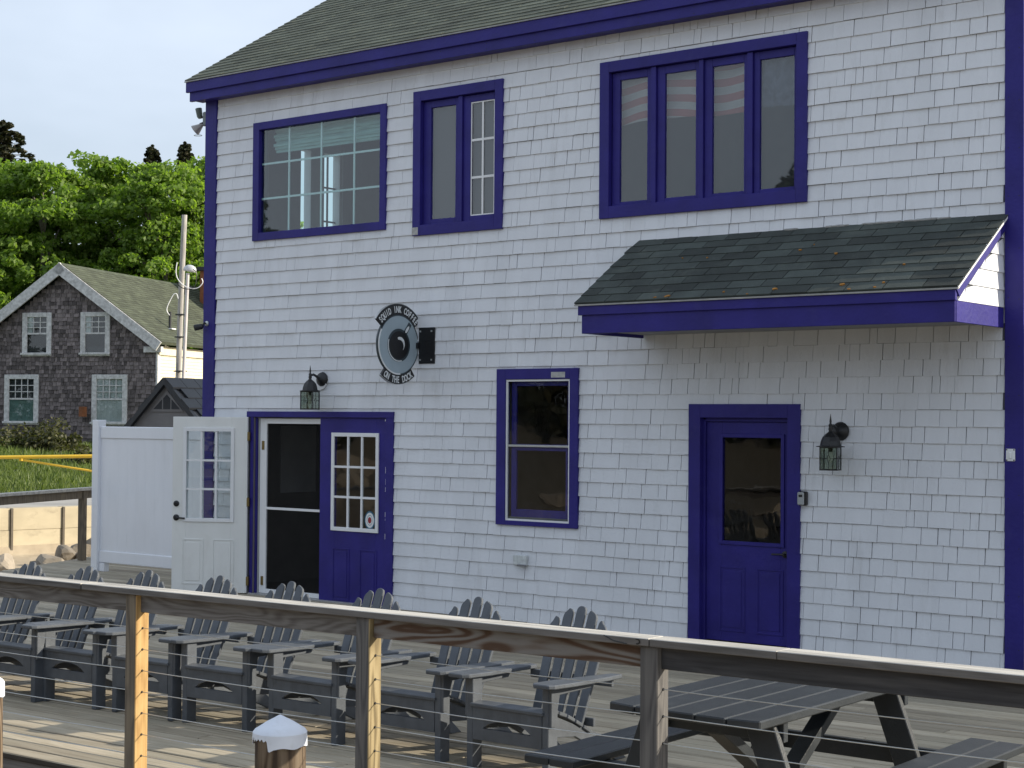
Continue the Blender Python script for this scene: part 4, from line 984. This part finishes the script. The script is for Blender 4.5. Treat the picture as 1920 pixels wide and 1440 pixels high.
roofh = empty('roof', None, None); roofh.parent = hs
def hr(side, u, y, h):   # u along the slope from the eave
    cs_, sn_ = 1/math.hypot(1, pitchh), pitchh/math.hypot(1, pitchh)
    x = .12-u*cs_-h*(-sn_)*1 if side > 0 else (2*UA-.12)+u*cs_+h*(-sn_)
    return (x, y, 4.60+u*sn_+h*cs_)
LH = (.12-UA)*math.hypot(1, pitchh)
for sd_ in (1, -1):
    mb = MB().prism([(0, -.28), (LH, -.28), (LH, 10.2), (0, 10.2)], -.10, 0, lambda u, v, h: hr(sd_, u, v, h)); build(mb, 'roof_deck', HROOF, roofh)
    mb = MB().prism([(0, -.35), (LH+.02, -.35), (LH+.02, -.28), (0, -.28)], -.36, -.01, lambda u, v, h: hr(sd_, u, v, h)); build(mb, 'rake_board', OLDTR, roofh)
mb = MB(); rr = random.Random(8)
for k in range(int(LH/.16)):
    y = -.29-rr.uniform(0, .3)
    while y < 10.1:
        a, b = max(y, -.30), min(y+.45, 10.2); y += .46; u0 = k*.16
        vs = [hr(1, u0, a, .018), hr(1, u0, b, .018), hr(1, u0+.165, b, .003), hr(1, u0+.165, a, .003), hr(1, u0, a, 0), hr(1, u0, b, 0)]
        mb.add(vs, [(0, 1, 2, 3), (0, 4, 5, 1)])
me = bpy.data.meshes.new('roof_shingle_field'); me.from_pydata(mb.v, [], mb.f); link('roof_shingle_field', me, HROOF, roofh, kind='stuff')
p = hr(1, 1.0, 1.9, 0)
build(MB().lathe([(.05, 0), (.05, .72)], (p[0], p[1], p[2]-.1), 10), 'vent_pipe', DARKIN, roofh)
build(MB().box(p[0]-.16, p[0]+.16, p[1]-.16, p[1]+.16, p[2]-.02, p[2]+.02), 'vent_flashing', WHITE, roofh)
specs = [((-5.47, -4.31, 4.13, 5.68), 'six', 1), ((-3.16, -2.01, 4.13, 5.68), 'six', 1), ((-6.16, -4.79, 1.70, 3.48), 'dark', 0), ((-2.69, -1.31, 1.70, 3.48), 'curtain', 0)]
for (a, b, c, d), kind, up in specs:
    W = empty('window', None, None); W.parent = hs; t = .19; zm = (c+d)/2+.03
    build(frame_boxes(MB(), a, b, -.075, -.0, c, d, t, t, .13, .16), 'frame', OLDTR, W, .01)
    boxo('sill', OLDTR, W, a-.03, b+.03, -.13, -.076, c+.05, c+.12)
    mb = MB(); mb.box(a+t, b-t, -.05, -.03, zm-.03, zm+.03)
    n = 3 if kind == 'six' else 4; wgl = (b-a-2*t)
    rows_ = 3
    for i in range(1, n): mb.box(a+t+wgl*i/n-.014, a+t+wgl*i/n+.014, -.048, -.032, zm+.03, d-.16)
    for j in range(1, rows_): 
        zz = zm+.03+(d-.16-zm-.03)*j/rows_; mb.box(a+t, b-t, -.046, -.034, zz-.014, zz+.014)
    build(mb, 'muntin', OLDTR, W)
    boxo('pane', GL, W, a+t-.01, b-t+.01, -.028, -.022, c+.12, d-.15, 0)
    boxo('room', DARKIN, W, a+t-.02, b-t+.02, .02, .05, c+.1, d-.13, 0)
    if kind == 'curtain': boxo('curtain', CURT, W, a+t, b-t, -.01, .01, c+.13, d-.16, 0)
    elif kind == 'dark': boxo('blind', GREENSH, W, a+t, b-t, -.01, .01, c+.13, zm-.04, 0)
    else: boxo('curtain', CURT, W, a+t, a+t+wgl*.25, -.01, .01, zm+.03, d-.16, 0)
hp = boxo('hanging_pot', BRICK, None, 0, .2, -.2, 0, 0, .35); hp.location = HO+hg*(-2.95)+hsd*(-.15)+Vector((0, 0, 2.0)); tag(hp, 'small rust coloured pot fixed beside the curtained window of the old house', 'pot')
hf = boxo('rust_shed', BRICK, None, 0, 4, 0, 3, 0, 6.6); q = atpx(374, 600, 66); hf.location = (q.x, q.y, 1.3); hf.rotation_euler = (0, 0, .4)
boxo('roof', DARKIN, hf, -.1, 4.1, -.1, 3.1, 6.6, 6.75); tag(hf, 'rust brown upper wall of a building behind the maples', 'building')

# ================================================================== UTILITY POLE
D0 = 42; b0 = atpx(330.5, 760, D0); t0 = atpx(346, 403, D0)
up = empty('utility_pole', 'leaning grey utility pole with steel service conduit behind the shed', 'pole', tuple(b0))
build(MB().tube([(0, 0, -1.5), tuple((t0-b0)*.5), tuple(t0-b0)], .076, 14, .068), 'pole', OLDW, up, 0, True)
c0 = atpx(342, 760, D0-.3)-b0; c1 = atpx(352, 512, D0-.3)-b0
build(MB().tube([tuple(c0), tuple((c0+c1)/2), tuple(c1)], .046, 12), 'conduit', M('pinkish_galvanised', (.52, .49, .49), .4, .1, metal=.2), up, 0, True)
hd = atpx(356, 506, D0-.3)-b0
bmx = bmesh.new(); bmesh.ops.create_uvsphere(bmx, u_segments=14, v_segments=8, radius=1)
for v in bmx.verts: v.co = Vector((v.co.x*.17, v.co.y*.10, max(v.co.z, -.35)*.13))
me = bpy.data.meshes.new('weatherhead'); bmx.to_mesh(me); bmx.free()
for p in me.polygons: p.use_smooth = True
o = link('weatherhead', me, M('grey_casting', (.5, .52, .55), .45, .05), up, loc=tuple(hd)); o.rotation_euler = (0, .15, .6)
for z in (590, 632, 696): 
    q = atpx(341+ (z-590)*-.03, z, D0-.2)-b0; build(MB().box(-.14, .14, -.10, .10, -.015, .015), 'strap', DARKIN, up).location = tuple(q)
def curvept(pts, D): return [tuple(atpx(x, y, D)-b0) for x, y in pts]
def smooth_pts(pts, n=6):
    out = []; P = [pts[0]]+pts+[pts[-1]]
    for i in range(1, len(P)-2):
        for t in np.linspace(0, 1, n, endpoint=False):
            p = [Vector(q) for q in P[i-1:i+3]]; out.append(tuple(.5*((2*p[1])+(-p[0]+p[2])*t+(2*p[0]-5*p[1]+4*p[2]-p[3])*t*t+(-p[0]+3*p[1]-3*p[2]+p[3])*t**3)))
    out.append(tuple(pts[-1])); return out
build(MB().tube(smooth_pts(curvept([(332, 492), (330, 510), (334, 524), (346, 536), (360, 541), (372, 539), (380, 530), (378, 522)], D0-.5)), .011, 6), 'white_wire', WHITE, up, 0, True)
build(MB().tube(smooth_pts(curvept([(331, 530), (340, 539), (354, 542), (366, 536), (368, 512), (362, 505)], D0-.5)), .011, 6), 'black_wire', BLACK, up, 0, True)
build(MB().tube(smooth_pts(curvept([(334, 560), (331, 551), (325, 553), (315, 572), (313, 583), (318, 591)], D0-.5)), .011, 6), 'white_wire', WHITE, up, 0, True)

# ================================================================== YELLOW GATE
gt = empty('barrier_gate', 'yellow pipe barrier gate across the shore road', 'gate', tuple(atpx(90, 856, 38)))
gb = Vector(gt.location)
def gp(x, y): return tuple(atpx(x, y, 38)-gb)
build(MB().tube([gp(-260, 860), gp(0, 857.5), gp(240, 854.5)], .042, 12), 'top_bar', YEL, gt, 0, True)
build(MB().tube([gp(37, 861.5), gp(178, 884), gp(240, 894)], .027, 10), 'brace', YEL, gt, 0, True)
build(MB().box(-.05, .05, -.03, .03, -.03, .03), 'bracket', YEL, gt, .005).location = gp(40, 862)
build(MB().tube([gp(240, 852), gp(240, 935)], .06, 12), 'gate_post', YEL, gt, 0, True)

# ================================================================== CHAIRS
def chair(label):
    c = empty('adirondack_chair', label, 'chair', group='adirondack chairs in a row facing the railing')
    P = POLY
    for s in (-1, 1):
        build(MB().box(s*.272-.022, s*.272+.022, -.045, .045, 0, .525), 'leg', P, c, .004)
        # side rail running down to the rear foot
        mb = MB().prism([(-.05, .362), (.06, .352), (.32, .252), (.62, .15), (.80, 0), (.70, 0), (.48, .10), (.28, .20), (-.04, .235)], s*.235-.013, s*.235+.013, lambda u, v, h: (h, u, v)); build(mb, 'side_rail', P, c, .003)
        # arm: broad, rounded at the front
        pts = [(-.075, -.10), (-.055, -.135), (.045, -.140), (.078, -.10), (.080, .10), (.050, .42), (.035, .60), (-.035, .62), (-.060, .45), (-.078, .10)]
        mb = MB().prism([(s*.305+s*u*-1, v) for u, v in pts], 0, .024, lambda u, v, h: (u, v, .528-(v+.1)*.035+h)); build(mb, 'armrest', P, c, .005)
        mb = MB().prism([(-.04, .525), (.36, .508), (.34, .480), (.04, .475), (.0, .30), (-.04, .30)], s*.300-.012, s*.300+.012, lambda u, v, h: (h, u, v)); build(mb, 'arm_bracket', P, c, .003)
    # apron with arched slot, made of one board with an arch cut and a straight bar below
    arch = [(-.17+.34*i/10, .247+.052*math.sin(math.pi*i/10)**.7) for i in range(11)]
    mb = MB()
    top = [(-.249, .255), *arch, (.249, .255), (.249, .368), (-.249, .368)]
    n = len(arch)
    for i in range(n-1):
        mb.prism([(arch[i][0], arch[i][1]), (arch[i+1][0], arch[i+1][1]), (arch[i+1][0], .368), (arch[i][0], .368)], -.046, -.022, lambda u, v, h: (u, h, v))
    mb.box(-.249, -.17, -.046, -.022, .175, .368); mb.box(.17, .249, -.046, -.022, .175, .368); mb.box(-.17, .17, -.046, -.022, .175, .242)
    build(mb, 'apron', P, c)
    for i, (y, z) in enumerate([(-.02, .374), (.062, .368), (.142, .345), (.222, .312), (.302, .272), (.380, .230)]):
        m4 = Matrix.Translation((0, y, z)) @ Matrix.Rotation(R([6, -9, -19, -25, -28, -29][i]), 4, 'X')
        build(MB().box(-.262, .262, -.038, .038, -.010, .012, m4), 'seat_slat', P, c, .004)
    # fan back
    base = Vector((0, .415, .190)); topd = Vector((0, .265, .66)).normalized(); nrm = Vector((1, 0, 0)).cross(topd)
    for i, (xb, xt, ln, w0, w1) in enumerate([(-.156, -.178, .680, .056, .066), (-.078, -.089, .735, .056, .067), (0, 0, .755, .056, .067), (.078, .089, .735, .056, .067), (.156, .178, .680, .056, .066)]):
        k = i-2; pts = [(xb-w0/2, 0), (xb+w0/2, 0)]
        tl = [(1, -.040), (.94, -.022), (.74, -.009), (.40, -.002), (0, .0)]
        right = [(xt+w1/2*a, ln+b*(1.0 if k <= 0 else 1.0)) for a, b in tl]; left = [(xt-w1/2*a, ln+b) for a, b in reversed(tl[:-1])]
        if k < 0: left = [(x_, y_-.022*abs(k)*(xt-x_+w1/2)/w1) for x_, y_ in left]
        if k > 0: right = [(x_, y_-.022*abs(k)*(x_-xt+w1/2)/w1) for x_, y_ in right]
        pts += right+left
        def fr(u, v, h, k=k): q = base+topd*v+nrm*(h-.018*(2-abs(k))*0); return (u, q.y, q.z)
        build(MB().prism(pts, -.010, .012, fr), 'back_slat', P, c, .003)
    for v, wx in ((.315, .300), (.60, .17), (.07, .235)):
        q = base+topd*v-nrm*.012
        sgn = 1
        build(MB().box(-wx, wx, .022+q.y, .046+q.y, q.z-.024, q.z+.024), 'back_brace', P, c, .003)
    return c
proto = chair('')
cpos = [(4.06, -5.97, 3, 'adirondack chair cut by the left edge of the photo, first of the row'),
        (4.66, -5.90, 3, 'second adirondack chair from the left, behind the railing beam'),
        (5.22, -5.80, 2, 'adirondack chair whose back shows just left of the sunlit tan post'),
        (5.94, -5.745, 3, 'adirondack chair in front of the open white door leaf'),
        (6.61, -5.70, 3, 'adirondack chair whose back rises before the screen doorway'),
        (7.355, -5.64, 1, 'adirondack chair whose back rises before the blue door leaf, cut by the middle post'),
        (8.17, -5.61, 1, 'second adirondack chair from the right, between post and last chair'),
        (8.955, -5.60, 0, 'rightmost adirondack chair, beside the picnic table bench')]
for i, (x, y, a, lab) in enumerate(cpos):
    c = proto if i == 0 else copy_tree(proto)
    c.location = (x, y, 0); c.rotation_euler = (0, 0, R(a)); c['label'] = lab

# ================================================================== PICNIC TABLE
pt = empty('picnic_table', 'dark grey plank picnic table with two benches behind the railing', 'table', (10.865, -5.95, 0))
T = TABLEM; HL = .91
for i in range(5):
    x = -.39+i*.157; build(MB().prism([(x, -HL+(.03 if i == 0 else 0)), (x+.15, -HL+(.03 if i == 4 else 0)), (x+.15, HL), (x, HL)], .70, .74), 'table_plank', T, pt, .006)
for s, nm in ((-1, 'bench_plank'), (1, 'bench_plank')):
    for j in range(2):
        x = s*.735-.142+j*.145; 
        build(MB().box(x, x+.139, -HL+.03, HL-.03, .402, .44), nm, T, pt, .006)
for y in (-.62, .62):
    build(MB().box(-.37, .37, y-.02, y+.02, .61, .699), 'table_cleat', T, pt, .003)
    build(MB().box(-.86, .86, y+.021, y+.061, .31, .40), 'bench_support', T, pt, .003)
    for s in (-1, 1):
        mb = MB().prism([(s*.19, .70), (s*.335, .70), (s*.59, 0), (s*.445, 0)], y-.061, y-.021, lambda u, v, h: (u, h, v)); build(mb, 'leg', T, pt, .004)
    s2 = 1 if y < 0 else -1
    mb = MB().prism([(0, .66), (0, .60), (.48, .30), (.48, .36)], -.045, .045, lambda u, v, h, y=y, s2=s2: (h, y+s2*(.02+u), v)); build(mb, 'brace', T, pt, .003)
# ================================================================== PILINGS
def piling(loc, label, r_=.118, torn=True):
    o = empty('piling', label, 'piling', loc, group='capped pilings in front of the deck')
    vs = []; fs = []; k = 40; prof = [(-2.8, 1.12), (-1.2, 1.04), (-.4, 1.0), (-.02, .985)]
    for z, a in prof:
        for i in range(k):
            t = i*2*math.pi/k; rr_ = r_*a*(1+.02*math.sin(3*t+z*2)+.012*math.sin(11*t+z*5)); 
            if abs((t-4.05)) < .09: rr_ *= .93
            vs.append((rr_*math.cos(t), rr_*math.sin(t), z))
    for j in range(3): fs += [(j*k+i, j*k+(i+1) % k, (j+1)*k+(i+1) % k, (j+1)*k+i) for i in range(k)]
    fs.append(tuple(3*k+i for i in range(k))); build(MB().add(vs, fs), 'shaft', PILE, o, 0, True)
    R_ = r_*1.06; vs = []; fs = []; k = 120
    def hem(t):
        b = -.066+.004*math.sin(7*t)
        if torn:
            d = math.degrees(t)            # torn edge on the left front: lifted hem, then a hanging tip
            if 226 < d < 291: b += .034*min(1, (d-226)/6)*min(1, (291-d)/3)+.006*math.sin(d*.6)
            elif 291 <= d < 302: b -= .012*(302-d)/11
            if 243 < d < 248: b += .018
        return b
    rows_ = [lambda t: (0.0005, .072), lambda t: (R_*.05, .070), lambda t: (R_*.25, .056), lambda t: (R_*.5, .040), lambda t: (R_*.75, .020), lambda t: (R_*.93, .006), lambda t: (R_, -.006), lambda t: (R_*1.01, hem(t)), lambda t: (R_*.975, hem(t)+.001), lambda t: (R_*.96, -.010)]
    for f_ in rows_:
        for i in range(k): t = i*2*math.pi/k; a, z = f_(t); vs.append((a*math.cos(t), a*math.sin(t), z))
    for j in range(len(rows_)-1): fs += [(j*k+i, j*k+(i+1) % k, (j+1)*k+(i+1) % k, (j+1)*k+i) for i in range(k)]
    build(MB().add(vs, fs), 'cap', CAPP, o, 0, 'soft'); return o
q = atpx(525, 1369, 7.58); piling(tuple(q), 'weathered piling with torn white plastic cone cap in front of the railing')
q = atpx(-44, 1278, 7.6); piling(tuple(q), 'sunlit piling with intact white cap at the left edge of the photo', torn=False)

# ================================================================== TREES
def leaf_mesh(name, centers, radii, per, size, mat, flat=.0, seed=0):
    g = np.random.default_rng(seed); n = len(centers)*per
    c = np.repeat(centers, per, 0); r_ = np.repeat(radii, per)
    d = g.normal(size=(n, 3)); d /= np.linalg.norm(d, axis=1)[:, None]; p = c+d*(r_*g.uniform(.35, 1, n)**.6)[:, None]*np.array([1.25, 1.25, flat]) if flat else c+d*(r_*g.uniform(.35, 1, n)**.6)[:, None]
    a = g.normal(size=(n, 3)); a /= np.linalg.norm(a, axis=1)[:, None]; up_ = d*.6+g.normal(size=(n, 3))*.7; up_[:, 2] += .6
    b = np.cross(up_, a); b /= np.linalg.norm(b, axis=1)[:, None]; a = np.cross(b, up_); a /= np.linalg.norm(a, axis=1)[:, None]
    s = (size*g.uniform(.6, 1.3, n))[:, None]
    v = np.stack([p-a*s*.5, p+b*s*.33+up_*0.03, p+a*s*.55, p-b*s*.33], 1).reshape(-1, 3)
    me = bpy.data.meshes.new(name); me.vertices.add(4*n); me.vertices.foreach_set('co', v.ravel().astype(np.float32))
    me.loops.add(4*n); me.loops.foreach_set('vertex_index', np.arange(4*n, dtype=np.int32)); me.polygons.add(n)
    me.polygons.foreach_set('loop_start', np.arange(0, 4*n, 4, dtype=np.int32)); me.polygons.foreach_set('loop_total', np.full(n, 4, dtype=np.int32))
    me.update(calc_edges=True); me.materials.append(mat); return me
def maple(seed, H=11.5, Rw=3.6, low=1.0):
    g = np.random.default_rng(seed); cs = []; rs_ = []
    for i in range(420):
        z = g.uniform(low, H); t = (z-low)/(H-low); rad = Rw*(math.sin(math.pi*(.13+.80*t))**.6)*(.85+.15*math.sin(seed+z*2))
        an = g.uniform(0, 2*math.pi); q = g.uniform(.25, 1)**.5
        if math.sin(an*2.3+z*.9+seed)*math.sin(z*1.3+seed*2) > .66: continue       # open windows in the crown
        cs.append((rad*q*math.cos(an), rad*q*math.sin(an), z)); rs_.append(g.uniform(.28, .60))
    me = leaf_mesh('maple_crown', np.array(cs), np.array(rs_), 105, .21, LEAFM, seed=seed, flat=.62)
    mb = MB(); mb.tube([(0, 0, -.5), (.1, 0, 2.5), (0, .1, 5.5), (.1, 0, 9)], .26, 8, .06)
    for i in range(16):
        c = cs[(i*13) % len(cs)]; mb.tube([(0, 0, max(1.5, c[2]-2.5)), (c[0]*.5, c[1]*.5, c[2]-1.1), c], .09, 6, .02)
    return me, mb.mesh('maple_trunk', 0, True)
mp_ = [maple(s) for s in (1, 2, 3)]
labs = ['bright green maple filling the left edge behind the old house', 'bright green maple directly above the gable peak of the old house', 'tallest green maple with sky gaps behind the roof of the old house',
        'bright green maple behind the utility pole', 'green maple partly hidden by the blue corner board', 'green maple beyond the left edge of the photo', 'darker maple filling in behind the front maples, left side', 'darker maple filling in behind the utility pole']
tp_ = [(-45, 292, 72, 0), (82, 296, 71, 1), (200, 287, 74, 2), (310, 300, 71, 0), (425, 284, 74, 1), (-170, 300, 74, 2), (30, 395, 79, 2), (330, 420, 80, 1)]
for i, ((px, py, D, k), lab) in enumerate(zip(tp_, labs)):
    top = atpx(px, py, D); z0 = terr(top.x, top.y); sc_ = (top.z-z0)/11.9
    o = empty('maple_tree', lab, 'tree', (top.x, top.y, z0), i*1.9, group='maples behind the old house'); o.scale = (sc_*1.0, sc_*1.0, sc_)
    link('crown', mp_[k][0], None, o); link('trunk', mp_[k][1], BARK, o)
def spruce(seed, H=18, Rw=3.2, dense=1.0):
    g = np.random.default_rng(seed); cs = []; rs_ = []; mb = MB(); mb.tube([(0, 0, -.5), (0, 0, H*.5), (0, 0, H)], .28, 8, .03)
    for q in range(8): cs.append((0, 0, H-.1-q*.10)); rs_.append(.05+.012*q)
    z = 2.5
    while z < H-.2:
        t = (z-2.5)/(H-2.5); L_ = Rw*(1-t)**.75*g.uniform(.75, 1.15)+.15
        for b in range(6):
            an = g.uniform(0, 6.28); e = (L_*math.cos(an), L_*math.sin(an), z+L_*.12)
            mb.tube([(0, 0, z), e], .03, 4, .008)
            for q in np.linspace(.3, 1, max(2, int(L_/.4))): cs.append((e[0]*q, e[1]*q, z+L_*.12*q-.05)); rs_.append(.10+.26*(1-t)*(1.2-q*.5))
        z += .18+.25*(1-t)
    return leaf_mesh('spruce_crown', np.array(cs), np.array(rs_), 34, .19, LEAFD, seed=seed), mb.mesh('spruce_trunk')
sp_ = [spruce(4), spruce(5, 18, 2.0)]
for (px, py, D, k, lab) in [(6, 222, 92, 0, 'dark brownish spruce rising above the maples at the left edge'), (286, 268, 96, 1, 'thin spruce tip poking above the maples, left one of two'),
                            (347, 262, 96, 1, 'spruce tip poking above the maples closest to the building')]:
    top = atpx(px, py, D); z0 = terr(top.x, top.y); sc_ = (top.z-z0)/18.1
    o = empty('spruce_tree', lab, 'tree', (top.x, top.y, z0), px, group='spruces behind the maples'); wd2 = 1.7 if k == 0 else 1.15; o.scale = (sc_*wd2, sc_*wd2, sc_)
    link('crown', sp_[k][0], None, o); link('trunk', sp_[k][1], BARK, o)
# trees added behind the camera so the windows mirror dark, not bright sky
rr = random.Random(77)
wc = []; wr = []
for i in range(18):
    x = -50+i*4.4+rr.uniform(-1, 1); y = -34+rr.uniform(-4, 3)-(.2*x if x > 10 else 0); z0 = terr(x, y); hh = rr.uniform(7.5, 11.5)
    for q in range(330):
        t = rng.uniform(0, 1); rad = 3.4*(1-t)**.8*rng.uniform(.2, 1); a = rng.uniform(0, 6.28); wc.append((x+rad*math.cos(a), y+rad*math.sin(a), z0+.4+t*hh)); wr.append(.25+.3*(1-t))
wo = link('mirror_woods', leaf_mesh('mirror_woods', np.array(wc), np.array(wr), 14, .42, LEAFD, seed=9), None, kind='stuff')
tag(wo, 'unseen dark spruce wood added behind the camera for the windows to mirror', 'woods')
# bushes in front of the house, grass on the slope
def bush(px, py, D, r_, lab, seed, mat):
    g = np.random.default_rng(seed); c = g.normal(size=(26, 3))*np.array([r_*.45, r_*.4, r_*.28]); c[:, 2] = np.abs(c[:, 2])
    me = leaf_mesh('bush', c, np.full(26, r_*.35), 90, .13, mat, seed=seed); p = atpx(px, py, D); o = link('bush', me, None, loc=(p.x, p.y, p.z)); tag(o, lab, 'bush', 'scrubby bushes along the foot of the old house'); return o
bush(30, 852, 55, .7, 'low dry bush left of the lower windows', 1, LEAFB); bush(84, 846, 54.5, 1.15, 'tallest brown bush against the shingles of the old house', 2, LEAFB)
bush(118, 850, 54.8, .7, 'thin brown shrub right of the tallest bush', 3, LEAFB); bush(162, 874, 50, .6, 'small low shrub just under the yellow gate bar', 6, LEAFB)
g = np.random.default_rng(12); n = 60000
s = g.uniform(5.0, 24, n); t = g.uniform(-14, 14, n)
P = np.array([[-15.445], [7.927]])-np.array([[.9817], [-.1903]])*s+np.array([[.1903], [.9817]])*t
zz = np.array([terr(a, b) for a, b in zip(P[0], P[1])])
base = np.stack([P[0], P[1], zz], 1); an = g.uniform(0, 6.28, n); h = g.uniform(.10, .30, n)*(.7+.5*np.sin(s*.9+t*.7)**2); wv = np.stack([np.cos(an), np.sin(an), 0*an], 1)*.025
tip = base+np.stack([g.normal(size=n)*.10, g.normal(size=n)*.10, h], 1)
v = np.stack([base-wv, base+wv, tip], 1).reshape(-1, 3)
me = bpy.data.meshes.new('grass'); me.vertices.add(3*n); me.vertices.foreach_set('co', v.ravel().astype(np.float32)); me.loops.add(3*n); me.loops.foreach_set('vertex_index', np.arange(3*n, dtype=np.int32)); me.polygons.add(n)
me.polygons.foreach_set('loop_start', np.arange(0, 3*n, 3, dtype=np.int32)); me.polygons.foreach_set('loop_total', np.full(n, 3, dtype=np.int32)); me.update(calc_edges=True)
tag(link('grass', me, GRASSM, kind='stuff'), 'long bright green grass on the slope below the old house', 'grass')
